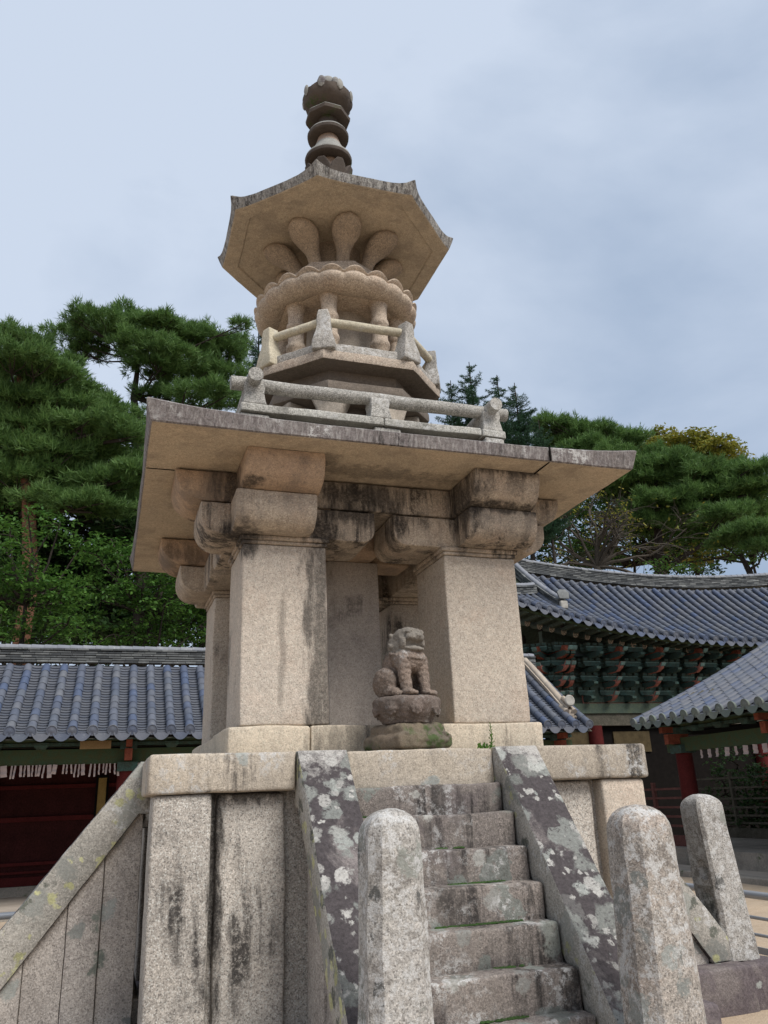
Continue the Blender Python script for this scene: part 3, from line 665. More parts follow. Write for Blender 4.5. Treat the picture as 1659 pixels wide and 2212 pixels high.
pr_,sh=post('stone_post','slim stone post with a round socket hole and slot, beside the right hand stair',.40,.34,.40,.34,1.62,.035,M['newel'],(3.86,-.88,.40),seed=3,lean=(-.10,0))
post('stone_post','stone post on the far side of the right hand stair, behind the socketed one',.40,.34,.40,.34,1.62,.07,M['newel'],(3.88,.88,.40),seed=4)
def carve(o,cutter):
    md=o.modifiers.new('cut','BOOLEAN'); md.operation='DIFFERENCE'; md.object=cutter; md.solver='EXACT'
    dg=bpy.context.evaluated_depsgraph_get(); me=bpy.data.meshes.new_from_object(o.evaluated_get(dg)); o.modifiers.clear(); o.data=me
    bpy.data.objects.remove(cutter)
b=MB(); b.lathe([(.02,-.10),(.06,-.08),(.085,-.02),(.085,.02),(.06,.08),(.02,.10)],16)
b.v=[(-.245+x,-.045+y,.86+z) for x,y,z in b.v]
b2=MB(); b2.box((-.45,-.135,.03),(-.15,.10,.70)); b2.v=[(x-.05*(z/.7),y,z) for x,y,z in b2.v]; b.add(b2.v,b2.f)
cu=b.build('cut',M['newel'],smooth=False); cu.location=pr_.location
bpy.context.view_layer.update(); carve(sh,cu)
# ------------------------------------------------------------------ stone lion on its lotus pedestal
def remesh(b,name,mat,parent,vox,amp=.006,fr=28,mats=None):
    o=b.build(name,mat,None,smooth=False)
    md=o.modifiers.new('r','REMESH'); md.mode='VOXEL'; md.voxel_size=vox; md.use_smooth_shade=True
    sm=o.modifiers.new('s','SMOOTH'); sm.iterations=3; sm.factor=.5
    dg=bpy.context.evaluated_depsgraph_get(); me=bpy.data.meshes.new_from_object(o.evaluated_get(dg)); o.modifiers.clear(); o.data=me
    for v in me.vertices:
        n=v.normal; p=v.co; v.co=p+n*(amp*noise.noise(p*fr)+amp*.7*noise.noise(p*fr*2.2)+amp*1.2*noise.noise(p*fr*.35))
    me.polygons.foreach_set('use_smooth',[True]*len(me.polygons)); me.update()
    o.parent=parent; return o
def ell(b,c,r,rot=None,n=16,m_=10):
    """ellipsoid"""
    from mathutils import Euler
    E_=Euler([R(x) for x in (rot or (0,0,0))]).to_matrix(); rings=[]
    for j in range(1,m_):
        th=PI*j/m_; rings.append([Vector(c)+E_@Vector((r[0]*math.sin(th)*math.cos(2*PI*i/n),r[1]*math.sin(th)*math.sin(2*PI*i/n),-r[2]*math.cos(th))) for i in range(n)])
    b.layers(rings)
LI=empty('stone_lion',(.015,-1.82,ZC),R(20)); tag(LI,'seated stone lion with open mouth on a dark lotus pedestal before the pagoda pillars','lion statue')
b=MB()  # local frame: faces -y, sits on z=.455
Z0=.455
def e(x,y,z,rx,ry,rz,rot=None): ell(b,(x,y,z+Z0),(rx,ry,rz),rot)
e(0,.15,.15,.17,.15,.155); e(0,.08,.27,.155,.15,.20,(-18,0,0)); e(0,-.06,.335,.175,.135,.13); e(0,-.02,.44,.15,.14,.15)
e(0,-.05,.52,.132,.135,.115); e(0,-.085,.575,.118,.10,.055); e(0,.02,.47,.145,.13,.14)         # skull, brow, mane
e(0,-.165,.528,.105,.062,.042); e(0,-.205,.54,.04,.03,.024)                 # upper muzzle, nose
e(0,-.15,.425,.105,.07,.024,(8,0,0)); e(0,-.11,.40,.105,.06,.03)               # lower jaw
for s_ in (-1,1):
    e(s_*.07,-.165,.578,.038,.024,.022); e(s_*.06,-.168,.55,.022,.02,.018)   # brow ridge, eye
    e(s_*.112,-.11,.48,.024,.05,.06)                                          # cheek
    for j in range(6):                                                        # leg column
        t=j/5; e(s_*(.105+.004*t),-.10-.05*t,.31-.27*t,.068-.017*t,.068-.018*t,.06)
    e(s_*.112,-.185,.03,.06,.065,.032)
    for q in (-1,0,1): e(s_*.112+q*.033,-.235,.025,.019,.022,.022)
    e(s_*.165,.09,.14,.075,.155,.14); e(s_*.18,-.02,.05,.052,.10,.045); e(s_*.18,-.09,.028,.052,.05,.03)
    for q in (-1,0,1): e(s_*.18+q*.03,-.13,.024,.016,.02,.02)
rl=random.Random(3)
for j in range(70):                                                            # mane curls
    a=rl.uniform(PI*.08,PI*.92); z=rl.uniform(.36,.57); rr=.152 if z<.5 else .134
    e(rr*math.cos(a),-.03+rr*1.0*math.sin(a),z,.018,.018,.018)
for j in range(26):                                                            # collar beads
    a=2*PI*j/26; e(.168*math.cos(a),-.05+.145*math.sin(a),.375-.04*math.sin(-a)*1,.015,.015,.015)
e(0,-.20,.345,.02,.014,.022)
e(0,.28,.17,.04,.035,.11,(25,0,0))
body=remesh(b,'body',[M['lion'],M['lion_head']],LI,.0075,.0065,34)
for p in body.data.polygons:
    if p.center.z>Z0+.40+.02*noise.noise(p.center*20): p.material_index=1
def pedf(a,r,z):
    k=8; aa=(a)%(2*PI/k)-PI/k; f=math.cos(PI/k)/math.cos(aa); return (r*(.45+.55*f),z)
b=MB(); b.lathe([(.20,.222),(.225,.23),(.23,.25),(.26,.285),(.29,.335),(.308,.39),(.312,.425),(.30,.445),(.28,.455),(.24,.458)],48,fn=pedf)
for i in range(8):
    a=2*PI*(i+.5)/8; 
    for (da,dz,q) in ((0,.345,.032),)+tuple((.09*math.cos(w_),.345+.045*math.sin(w_),.017) for w_ in [j*PI/4 for j in range(8)]):
        ell(b,(.292*math.cos(a+da*1.6),.292*math.sin(a+da*1.6),dz),(q,q,q),None,8,6)
remesh(b,'lotus_pedestal',M['pedestal'],LI,.0085,.0035,30)
b=MB(); b.rbox((-.31,-.27,.003),(.31,.27,.13),.04,.06,rough=.012); b.rbox((-.26,-.23,.10),(.27,.23,.222),.05,.06,rough=.012)
for j in range(22):
    ell(b,(rl.uniform(-.25,.25),-.255,rl.uniform(.06,.14)),(.04,.03,.014),(0,rl.uniform(-30,30),0),8,6)
remesh(b,'base_stone',M['pedestal_base'],LI,.014,.009,16)
# ------------------------------------------------------------------ temple buildings
def roof_tiles(parent,Pf,s_rows,t0,t1,nseg,r,npan,mt=None,sp=.45,tmax=None,smin=0,pan_end=True,disc_mat=None):
    """Pf(s,t)->point. convex tile rows at s_rows, concave pan courses between them"""
    def nrm(s,t):
        a=(Pf(s+.05,t)-Pf(s-.05,t)).normalized(); b_=(Pf(s,t+.01)-Pf(s,t-.01)).normalized(); n=a.cross(b_)
        if n.z<0: n=-n
        return a,b_,n.normalized()
    rows=MB(); pans=MB(); ends=MB()
    for i,s_ in enumerate(s_rows):
        tm=tmax(s_) if tmax else t1
        js=0
        for j in range(nseg):
            ta=t0+(t1-t0)*j/nseg; tb=t0+(t1-t0)*(j+1)/nseg+.004
            if tb>tm: break
            rg=[]
            jit=noise.noise(Vector((i*3.1,j*1.7,0)))*.012
            for (t,rr) in ((ta,r),(ta+(tb-ta)*.06,r*1.03),(tb,r*.90)):
                a,u,n=nrm(s_,t); c=Pf(s_,t)+n*.055+a*jit
                rg.append([c+(a*math.cos(q)+n*math.sin(q))*rr for q in [R(-15+210*k/8) for k in range(9)]])
            rows.layers(rg,cap=(False,False),close=False)
        a,u,n=nrm(s_,t0); c=Pf(s_,t0)+n*.055
        dn=(u*-1); dn.z*=.35; dn.normalize(); up_=a.cross(dn); up_=up_ if up_.z>0 else -up_
        rg=[[c+dn*d+(a*math.cos(q)+up_*math.sin(q))*rr for q in [2*PI*k/16 for k in range(16)]] for d,rr in ((-.04,r*1.02),(.035,r*1.16),(.042,r*1.0),(.03,r*.94),(.033,r*.45),(.04,r*.3))]
        ends.layers(rg,cap=(False,True))
    for i in range(len(s_rows)-1):
        sa,sb=s_rows[i],s_rows[i+1]; tm=tmax(.5*(sa+sb)) if tmax else t1
        for j in range(npan):
            ta=t0+(t1-t0)*j/npan; tb=t0+(t1-t0)*(j+1.25)/npan
            if tb>tm: break
            lo=[];hi=[];lo2=[]
            for k in range(7):
                f=k/6; s_=sa+(sb-sa)*f; dip=-.055*(1-(2*f-1)**2)
                a,u,n=nrm(s_,ta); p=Pf(s_,ta)+n*(.045+dip); lo.append(p); lo2.append(p-n*.03)
                a,u,n=nrm(s_,tb); hi.append(Pf(s_,tb)+n*(.012+dip))
            pans.layers([lo2,lo,hi],cap=(False,False),close=False)
        if pan_end:
            top=[];bot=[]
            for k in range(9):
                f=k/8; s_=sa+(sb-sa)*(.06+.88*f); a,u,n=nrm(s_,t0); p=Pf(s_,t0)-u*.03+n*.0
                dip=-.055*(1-(2*f-1)**2)
                top.append(p+n*(.05+dip)); bot.append(p+Vector((0,0,-1))*(.02+.15*(1-abs(2*f-1)**2.2))-u*.03)
            ends.layers([bot,top],cap=(False,False),close=False)
    rows.add(pans.v,pans.f,1); rows.add(ends.v,ends.f,2)
    o=rows.build('roof_tiles',[mt or M['tile'],M['pan'],disc_mat or M['tile']],parent,ang=42)
    return o
def ridge(parent,pts,width,height,nl,name='ridge',cap_r=.10,seg=.33):
    """stacked flat ridge tiles with a round tile on top; pts = bottom line"""
    b=MB(); c=MB(); rn=random.Random(len(pts))
    P_=[Vector(p) for p in pts]; L_=[0]
    for a,q in zip(P_,P_[1:]): L_.append(L_[-1]+(q-a).length)
    def pt(l):
        l=max(0,min(L_[-1],l))
        for i in range(len(P_)-1):
            if l<=L_[i+1]+1e-6: return P_[i]+(P_[i+1]-P_[i])*((l-L_[i])/(L_[i+1]-L_[i])),(P_[i+1]-P_[i]).normalized()
    for q in range(nl):
        z0=height*q/nl; z1=height*(q+1)/nl-.022; l=-rn.random()*seg
        while l<L_[-1]:
            ln=seg*rn.uniform(.85,1.15); a,t=pt(l); d,_=pt(l+ln-.008)
            if (d-a).length>.03:
                sd=t.cross(Vector((0,0,1))).normalized(); w_=width/2*(1+.05*rn.uniform(-1,1))*(1.12 if q in (0,nl-1) else .92+.06*(q%2))
                up=Vector((0,0,1)); jz=rn.uniform(-.005,.005)
                vs=[a-sd*w_+up*(z0+jz),d-sd*w_+up*(z0+jz),d+sd*w_+up*(z0+jz),a+sd*w_+up*(z0+jz)]; vs+=[v+up*(z1-z0) for v in vs]
                b.add(vs,[(0,3,2,1),(4,5,6,7),(0,1,5,4),(1,2,6,5),(2,3,7,6),(3,0,4,7)])
            l+=ln
    l=0
    while l<L_[-1]-.02:
        a,t=pt(l); d,_=pt(l+seg); sd=t.cross(Vector((0,0,1))).normalized(); up=Vector((0,0,1)); rg=[]
        for (p,rr) in ((a,cap_r),(a+(d-a)*.06,cap_r*1.04),(d,cap_r*.9)):
            rg.append([p+up*(height-.01)+(sd*math.cos(w_)+up*math.sin(w_))*rr for w_ in [PI*k/8 for k in range(9)]])
        c.layers(rg,cap=(False,False),close=False); l+=seg
    o=b.build(name,M['ridge'],parent,smooth=False); c.build('ridge_cap_tiles',M['ridge_cap'],o,ang=50); return o
def rows(s0,s1,sp): n=int(round((s1-s0)/sp)); return [s0+(s1-s0)*i/n for i in range(n+1)]
def flower_end(b,c,d,r):
    """painted round rafter end: red disc, cream dots"""
    d=d.normalized(); a=d.cross(Vector((0,0,1))).normalized(); n=a.cross(d)
    b.layers([[c+d*q+(a*math.cos(w_)+n*math.sin(w_))*rr for w_ in [2*PI*k/12 for k in range(12)]] for q,rr in ((-.5,r),(0,r))],m=0,cap=(False,True))
    b.layers([[c+d*(.004)+(a*math.cos(w_)+n*math.sin(w_))*rr for w_ in [2*PI*k/12 for k in range(12)]] for rr in (r*.93,r*.80)],m=2,cap=(False,False))
    for k in range(6):
        q=c+d*.006+(a*math.cos(k*PI/3)+n*math.sin(k*PI/3))*r*.52
        b.layers([[q+(a*math.cos(w_)+n*math.sin(w_))*rr+d*z for w_ in [2*PI*j/6 for j in range(6)]] for z,rr in ((0,r*.2),(.004,r*.15))],m=2,cap=(False,True))
    b.layers([[c+d*z+(a*math.cos(w_)+n*math.sin(w_))*rr for w_ in [2*PI*j/6 for j in range(6)]] for z,rr in ((.0,r*.18),(.008,r*.15))],m=2,cap=(False,True))
def corridor(name,label,Pt,s0,s1,col_s,sgn_axis,tags_s,beam=(3.20,3.55),half=3.0,rise=2.12,nseg=11,npan=27,dm=None):
    """Pt(s,q,z): s along the eave, q inwards from the eave line"""
    root=empty(name,Pt(col_s[0],0,0)); tag(root,label,'temple building')
    off=Vector(root.location)
    class PB(MB):
        def build(s,*a,**k):
            s.v=[(x-off.x,y-off.y,z-off.z) for x,y,z in s.v]; return MB.build(s,*a,**k)
    global MB_saved
    def PF(s_,t):
        q=half*t; return Pt(s_,q,3.86+rise*(.86*t+.14*t*t))-off
    rs=rows(s0,s1,.45)
    roof=PB()
    n=8
    def quad_sheet(b,dz,m=0):
        vs=[]; 
        for s_ in (s0-.1,s1+.1):
            for i in range(n+1):
                p=PF(s_,i/n)+off; vs.append(p+Vector((0,0,dz)))
        b.add(vs,[(i,i+1,n+1+i+1,n+1+i) for i in range(n)],m)
    quad_sheet(roof,-.075); quad_sheet(roof,-.15)
    # far slope
    zt=3.86+rise; vs=[Pt(s0-.1,half,zt-.08),Pt(s1+.1,half,zt-.08),Pt(s1+.1,half*2,3.85),Pt(s0-.1,half*2,3.85)]; roof.add(vs,[(0,1,2,3)])
    rf=roof.build('roof',M['wood'],root,smooth=False)
    roof_tiles(rf,PF,rs,0,1,nseg,.112,npan,disc_mat=dm)
    ridge(rf,[Pt(s0-.1+(s1-s0+.2)*i/12,half,zt-.01)-off for i in range(13)],.30,.40,6,cap_r=.11)
    # rafters with painted ends
    b=PB(); 
    for s_ in rows(s0+.22,s1-.22,.405):
        c=Pt(s_,.42,3.80); d=Pt(s_,0,0)-Pt(s_,1,.62)
        flower_end(b,c,d,.085); b.tube([c,c-d.normalized()*1.6],.082,8)
    b.build('rafters',[M['wood'],M['red'],M['cream_dot']],rf)
    b=PB(); b.rbox((0,0,0),(1,1,1),.01,1,rough=0) if False else None
    def bar(b,sa,sb,q0,q1,z0,z1,m=0):
        vs=[Pt(s_,q,z) for s_ in (sa,sb) for q in (q0,q1) for z in (z0,z1)]
        b.add(vs,[(0,1,3,2),(4,6,7,5),(0,4,5,1),(2,3,7,6),(0,2,6,4),(1,5,7,3)],m)
    bar(b,s0,s1,.30,.36,3.715,3.80); b.build('eave_board',M['teal'],rf,smooth=False)
    b=PB(); pa=[Pt(s0+(s1-s0)*i/8,1.12,3.80) for i in range(9)]; b.tube(pa,.13,12); b.build('purlin',M['green'],root)
    b=PB(); bar(b,s0,s1,1.0,1.24,beam[0],beam[1]); b.build('beam',M['green'],root,smooth=False)
    b=PB(); bar(b,s0,s1,.98,1.26,3.62,3.70); b.build('tie_plank',M['teal'],root,smooth=False)
    for s_ in rows(s0+.35,s1-.35,1.02):
        b=PB(); 
        vs=[Pt(s_+ds,q,z) for ds,q,z in ((-.10,.92,3.55),(.10,.92,3.55),(.10,1.2,3.55),(-.10,1.2,3.55),(-.17,.88,3.64),(.17,.88,3.64),(.17,1.2,3.64),(-.17,1.2,3.64),(-.17,.88,3.70),(.17,.88,3.70),(.17,1.2,3.70),(-.17,1.2,3.70))]
        b.add(vs,[(0,3,2,1),(0,1,5,4),(1,2,6,5),(2,3,7,6),(3,0,4,7),(4,5,9,8),(5,6,10,9),(6,7,11,10),(7,4,8,11),(8,9,10,11)]); b.build('bearing_block',M['teal'],root,smooth=False)
    for s_ in col_s:
        p=Pt(s_,1.12,0); b=PB(); b.lathe([(.235,.42),(.24,1.2),(.225,3.2)],20,p); b.build('column',M['maroon_col'],root)
        b=PB(); b.lathe([(.34,.12),(.34,.30),(.27,.42)],20,p,rough=.01); b.build('column_base',M['kerb'],root)
        b=PB(); bar(b,s_-.24,s_+.24,.86,1.36,3.0,3.215); bar(b,s_-.09,s_+.09,.60,1.3,3.25,3.52,1); bar(b,s_-.20,s_+.20,.82,1.3,3.52,3.70,0); bar(b,s_-.07,s_+.07,.45,1.3,3.56,3.72,1)
        b.build('column_bracket',[M['teal'],M['red']],root,smooth=False)
    return root,PB,bar
# the cloister behind the pagoda, running left to right
def PtA(s,q,z): return Vector((s,12.0+q,z))
rootA,PBA,barA=corridor('cloister','low temple cloister with blue grey tiled roof and maroon boards, behind the pagoda at left',PtA,-10.5,10.62,[-2.0,-5.4,-8.8,1.4,4.8,8.2,10.1],0,None)
offA=Vector(rootA.location)
b=PBA(); barA(b,-10.5,10.5,4.6,4.75,.30,3.4); b.build('back_wall',M['maroon'],rootA,smooth=False)
b=PBA()
for z0,z1,q in ((.30,.52,4.50),(.60,.66,4.53),(.80,.88,4.50),(1.9,2.02,4.5),(2.74,2.84,4.5)): barA(b,-10.5,10.5,q,4.597,z0,z1)
for x in (-8.8,-5.4,-2.0,1.4,4.8,8.2): barA(b,x-.12,x+.12,4.44,4.597,.31,3.3)
b.build('wall_rails',M['maroon_col'],rootA,smooth=False)
for x in (-2.56,-5.95):
    b=PBA(); barA(b,x-.11,x+.11,4.42,4.56,1.96,2.98); f=b.build('lattice_window',M['ochre'],rootA,smooth=False)
    b=PBA()
    for (xa,xb,za,zb) in ((x-.17,x-.112,1.9,3.04),(x+.112,x+.17,1.9,3.04),(x-.112,x+.112,1.9,1.957),(x-.112,x+.112,2.983,3.04)): barA(b,xa,xb,4.40,4.57,za,zb)
    b.build('window_frame',M['dark'],f,smooth=False)
b=PBA(); barA(b,-10.5,10.5,4.40,4.80,.0,.297); b.build('wall_sill',M['kerb'],rootA,smooth=False)
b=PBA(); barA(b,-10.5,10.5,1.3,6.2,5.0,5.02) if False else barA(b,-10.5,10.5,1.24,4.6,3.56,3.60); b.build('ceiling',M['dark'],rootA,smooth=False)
b=MB(); b.rbox((-16,11.55,-.1),(10.6,11.9,.075),.03,.4,rough=.015); tag(b.build('kerb_stone',M['kerb']),'long grey granite kerb in front of the cloister with maroon boards','kerb',kind='structure')
b=MB(); b.box((-16,11.905,-.1),(10.6,16.6,.06)); g=G('walk_earth'); 
tag(b.build('walkway',g.out(g.mix(g.ramp(g.noise(1.2,5,.65),.35,.65),(.42,.36,.30),(.34,.29,.24)),g.bump(g.noise(30,4),.01,.4),.95),smooth=False),'pale raised walkway floor inside the cloister','walkway',kind='structure')
# verge ridge at the right end, with pale old tiles
b=[PtA(10.34,2.9-2.45*i/8,5.92-2.0*(i/8)*(1-.12*(1-i/8))+ (.10*(i/8)**3))-offA for i in range(9)]
rg_=ridge(rootA,b,.26,.34,4,name='verge_ridge',cap_r=.10); rg_.data.materials[0]=M['tile_pale']; rg_.children[0].data.materials[0]=M['tile_pale']
b=PBA(); 
for (dx,dz,l) in ((0,.52,.35),(.13,.30,.3),(-.13,.30,.3),(.22,.10,.4),(.42,.02,.5)):
    p=PtA(10.34+dx,.42,4.0+dz); b.tube([p,p+Vector((0,l,l*.6))],.085,12)
b.build('verge_end_tiles',M['tile_pale'],rootA,ang=30)
b=PBA(); p=PtA(10.34,.40,4.62); b.lathe([(.14,-.05),(.17,0),(.14,.05)],14,(0,0,0)); b.v=[(p.x+x,p.y+z*.6,p.z+y*1.0) for x,y,z in b.v]; b.build('ridge_end_plaster',M['plaster'],rootA)
# the cloister on the right, running towards the viewpoint
def PtB(s,q,z): return Vector((12.0+q,s,z))
rootB,PBB,barB=corridor('cloister','open temple cloister with mossy eave tiles and a red column, behind the socketed stone post',PtB,-6.0,11.75,[11.2,7.45,3.7,0.0],1,None,beam=(3.04,3.42),half=6.4,rise=2.85,nseg=19,npan=52,dm=M['tile_moss'])
b=PBB(); barB(b,-6,16.2,.55,5.2,-.1,.52); b.build('stone_plinth',M['kerb'],rootB,smooth=False)
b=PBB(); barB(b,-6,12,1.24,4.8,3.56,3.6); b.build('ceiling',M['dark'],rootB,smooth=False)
for s_ in (11.2,7.45,3.7):
    b=PBB(); b.lathe([(.2,.52),(.2,3.4)],16,PtB(s_,4.6,0)); b.build('back_column',M['maroon'],rootB)
def wood_rail(PB,bar,parent,sa,sb,q,z0,mat,hs,posts):
    b=PB()
    for h in hs: bar(b,sa,sb,q-.035,q+.035,z0+h,z0+h+.06)
    bar(b,sa,sb,q-.06,q+.06,z0,z0+.28)
    for i in range(posts+1):
        s_=sa+(sb-sa)*i/posts; bar(b,s_-.05,s_+.05,q-.05,q+.05,z0+.281,z0+hs[-1]+.22)
    b.build('wooden_railing',mat,parent,smooth=False)
wood_rail(PBB,barB,rootB,-6,16.0,4.6,.525,M['wood'],(.40,.62,.86,1.12,1.45,1.75),9)
wood_rail(PBB,barB,rootB,11.45,15.5,1.1,.525,M['wood_red'],(.50,.75,1.0,1.25,1.5),3)
b=MB(); b.rbox((11.25,-14,-.1),(11.6,10.1,.14),.03,.4,rough=.015); tag(b.build('kerb_stone',M['kerb']),'long mossy granite kerb in front of the open cloister at right','kerb',kind='structure')
b=MB(); b.box((11.605,-14,-.1),(17,16.5,.11)); tag(b.build('walkway',bpy.data.materials['walk_earth'],smooth=False),'pale raised walkway beside the open cloister','walkway',kind='structure')
# the gate hall behind
H=empty('gate_hall',(19.5,18,0)); tag(H,'large temple hall with sweeping blue tiled roof and painted bracket clusters, behind at right','temple hall'); offH=Vector(H.location)
class PH(MB):
    def build(s,*a,**k):
        s.v=[(x-offH.x,y-offH.y,z-offH.z) for x,y,z in s.v]; return MB.build(s,*a,**k)
def zE(x): return 7.26+.0112*max(0,20.5-x)**2+ (.0112*max(0,x-20.5)**2)
def zR(x): return 10.40+.009*(19.8-x)**2
def PFH(x,t): 
    ze,zr=zE(x),zR(x); return Vector((x,16.0-.006*(20-x)**2*(1-t)+4.0*t+.0*(1-t),ze+(zr-ze)*(.74*t+.26*t*t)))-offH
hs=rows(9.6,29.1,.45)
b=MB(); n=10
for dz in (-.08,-.13):
    vs=[]; xs=[9.4+2.0*i for i in range(11)]
    for x in xs:
        for i in range(n+1): vs.append(PFH(x,i/n)+Vector((0,0,dz)))
    b.add(vs,[(k*(n+1)+i,k*(n+1)+i+1,(k+1)*(n+1)+i+1,(k+1)*(n+1)+i) for k in range(10) for i in range(n)])
b.add([PFH(12.5,1),PFH(29,1),PFH(29,1)+Vector((0,5,-4)),PFH(12.5,1)+Vector((0,5,-4))],[(0,1,2,3)])
hr=b.build('roof',M['dullgreen'],H,smooth=False)
roof_tiles(hr,PFH,hs,0,1,15,.115,34,tmax=lambda s_: 1 if s_>12.9 else .55)
ridge(hr,[PFH(12.6+16.4*i/24,1.0) for i in range(25)],.36,.50,7,cap_r=.12)
ridge(hr,[PFH(13.0,1-.82*i/14)+Vector((-.05,0,.06)) for i in range(15)],.34,.42,5,name='descending_ridge',cap_r=.11)
ridge(hr,[PFH(12.6-2.6*i/8,.50-.42*i/8)+Vector((0,0,.06)) for i in range(9)],.34,.36,4,name='hip_ridge',cap_r=.11)
p=PFH(13.0,.17)+offH
b=PH(); b.rbox((p.x-.18,p.y-.12,p.z+.10),(p.x+.12,p.y+.02,p.z+.40),.04,.1); b.build('ridge_end_plaster',M['plaster'],hr)
b=PH(); b.prism([(-.20,0),(.20,0),(.24,.25),(.12,.36),(-.12,.36),(-.24,.25)],0,.07,.01,.1,mp=lambda a,c_,h:(p.x-.03+a,p.y-.10-h+c_*.25,p.z+.46+c_)); b.build('ridge_end_tile',M['ridge'],hr)
# eave undersides: square flying rafters and round painted rafters
b=PH(); c_=PH()
for x in rows(10.6,28.6,.5):
    z=zE(x)-.12; y=16.25-.006*(20-x)**2
    d=Vector((0,-1,-.28)).normalized()
    b.box((x-.07,y-.0,z-.10),(x+.07,y+1.1,z+.02)); b.box((x-.058,y-.006,z-.09),(x+.058,y+.004,z+.008),1)
    zz=7.05+.0118*(20-x)**2*(1 if x<20 else 0); 
    if x>11.3: flower_end(c_,Vector((x,16.95-.003*(20-x)**2,zz)),Vector((0,-1,-.3)),.12)
b.build('flying_rafters',[M['dullgreen'],M['teal_light']],hr,smooth=False); c_.build('round_rafters',[M['dullgreen'],M['pinkred'],M['cream_dot']],hr)
b=PH(); pts=[Vector((9.4+2*i,16.2-.006*(20-9.4-2*i)**2,zE(9.4+2*i)-.13)) for i in range(11)]; b.tube(pts,.07,6); b.build('eave_board',M['green'],hr)
# wall, beams, columns
b=PH(); b.box((12.9,18.05,5.1),(28,18.3,7.9)); b.build('panel_wall',M['dullgreen'],H,smooth=False)
b=PH(); b.box((12.6,17.82,4.80),(28,18.25,5.16)); b.build('upper_beam',plain('faded_green_beam',(.10,.125,.085),(.075,.10,.08),sc=5,grain=.25),H,smooth=False)
b=PH(); b.box((12.6,17.9,4.36),(28,18.2,4.795)); b.build('lower_beam',M['wood'],H,smooth=False)
b=PH(); b.box((12.9,18.15,.3),(28,18.25,4.36)); b.build('dark_doors',M['dark'],H,smooth=False)
for (xa,xb,za,zb) in ((13.4,14.8,3.4,4.15),(15.5,17.1,3.4,4.15)):
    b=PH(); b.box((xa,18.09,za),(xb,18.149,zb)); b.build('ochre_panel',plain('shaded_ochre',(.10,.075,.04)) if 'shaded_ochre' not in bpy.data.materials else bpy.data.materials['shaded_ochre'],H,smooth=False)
for x in (12.9,14.7,22.2,25.5):
    b=PH(); b.lathe([(.28,.3),(.29,2.),(.27,4.36)],18,(x,18.05,0)); b.build('column',M['maroon_col'],H)
b=PH(); b.rbox((11.5,16.9,-.1),(29,24,.30),.04,.6); b.build('stone_plinth',M['kerb'],H)
def bracket_set(x,turn=0,tongue=True):
    b=PH(); c0=Vector((x,18.0,0))
    ca,sa=math.cos(turn),math.sin(turn)
    def T(v): return Vector((c0.x+v.x*ca-v.y*sa,c0.y+v.x*sa+v.y*ca,v.z))
    for k in range(4):
        z=5.22+.50*k; yo=-.30*k-.16
        # arm towards the court with a curling tongue
        pr=[(0,0),(yo-.30,0),(yo-.52,.10),(yo-.70,.30),(yo-.60,.32),(yo-.46,.20),(yo-.34,.22),(0,.22)] if k<3 else [(0,0),(yo-.1,-.04),(yo-.34,.04),(yo-.44,.20),(yo-.36,.36),(yo-.16,.40),(yo-.05,.26),(0,.26)]
        for (w0,w1,mm) in (((-.075,.075,1 if k<3 else 2),) if tongue else ()):
            b.prism(pr,w0,w1,.012,.4,m=mm,mp=lambda a,c,h,z=z:tuple(T(Vector((h,a,z+c)))),rough=0)
        b.prism([(0,.01),(yo-.26,.01),(yo-.42,.08),(yo-.42,.16),(yo-.26,.21),(0,.21)],-.085,.085,.008,.4,m=0,mp=lambda a,c,h,z=z:tuple(T(Vector((h,a,z+c)))),rough=0)
        if tongue: b.prism([(yo-.545,.155),(yo-.60,.24),(yo-.66,.31),(yo-.70,.295),(yo-.63,.19)],-.085,.085,.004,.4,m=3,mp=lambda a,c,h,z=z:tuple(T(Vector((h,a,z+c)))),rough=0)
        # cross arms stepping outwards, with bearing blocks
        for j in range(k+1):
            yy=-.30*j-.10; ln=(.30 if j==k else .38) if tongue else (.36 if j==k else .42)
            b.prism([(-ln,.12),(-ln*.8,.02),(ln*.8,.02),(ln,.12),(ln,.22),(-ln,.22)],yy-.06,yy+.06,.008,.4,m=0,mp=lambda a,c,h,z=z+.22:tuple(T(Vector((a,h,z+c)))),rough=0)
            b.prism([(-ln,.165),(ln,.165),(ln,.195),(-ln,.195)],yy-.066,yy+.066,.003,.6,m=3,mp=lambda a,c,h,z=z+.22:tuple(T(Vector((a,h,z+c)))),rough=0)
            for bx in (-ln+.09,0,ln-.09):
                b.box((bx-.09,yy-.09,z+.445),(bx+.09,yy+.09,z+.545),4,xf=T); b.box((bx-.065,yy-.096,z+.46),(bx+.065,yy-.089,z+.525),0,xf=T)
    b.build('bracket_set',[M['teal'],M['pinkred'],M['red'],M['teal_light'],M['dullgreen']],H,smooth=False)
for x in (15.30,17.08,18.86,20.64,22.42): bracket_set(x)
for x in (14.41,16.19,17.97,19.75,21.53): bracket_set(x,0,False)
bracket_set(13.0,R(-45)); bracket_set(13.0); bracket_set(13.55,R(-12)); bracket_set(12.75,R(-72))
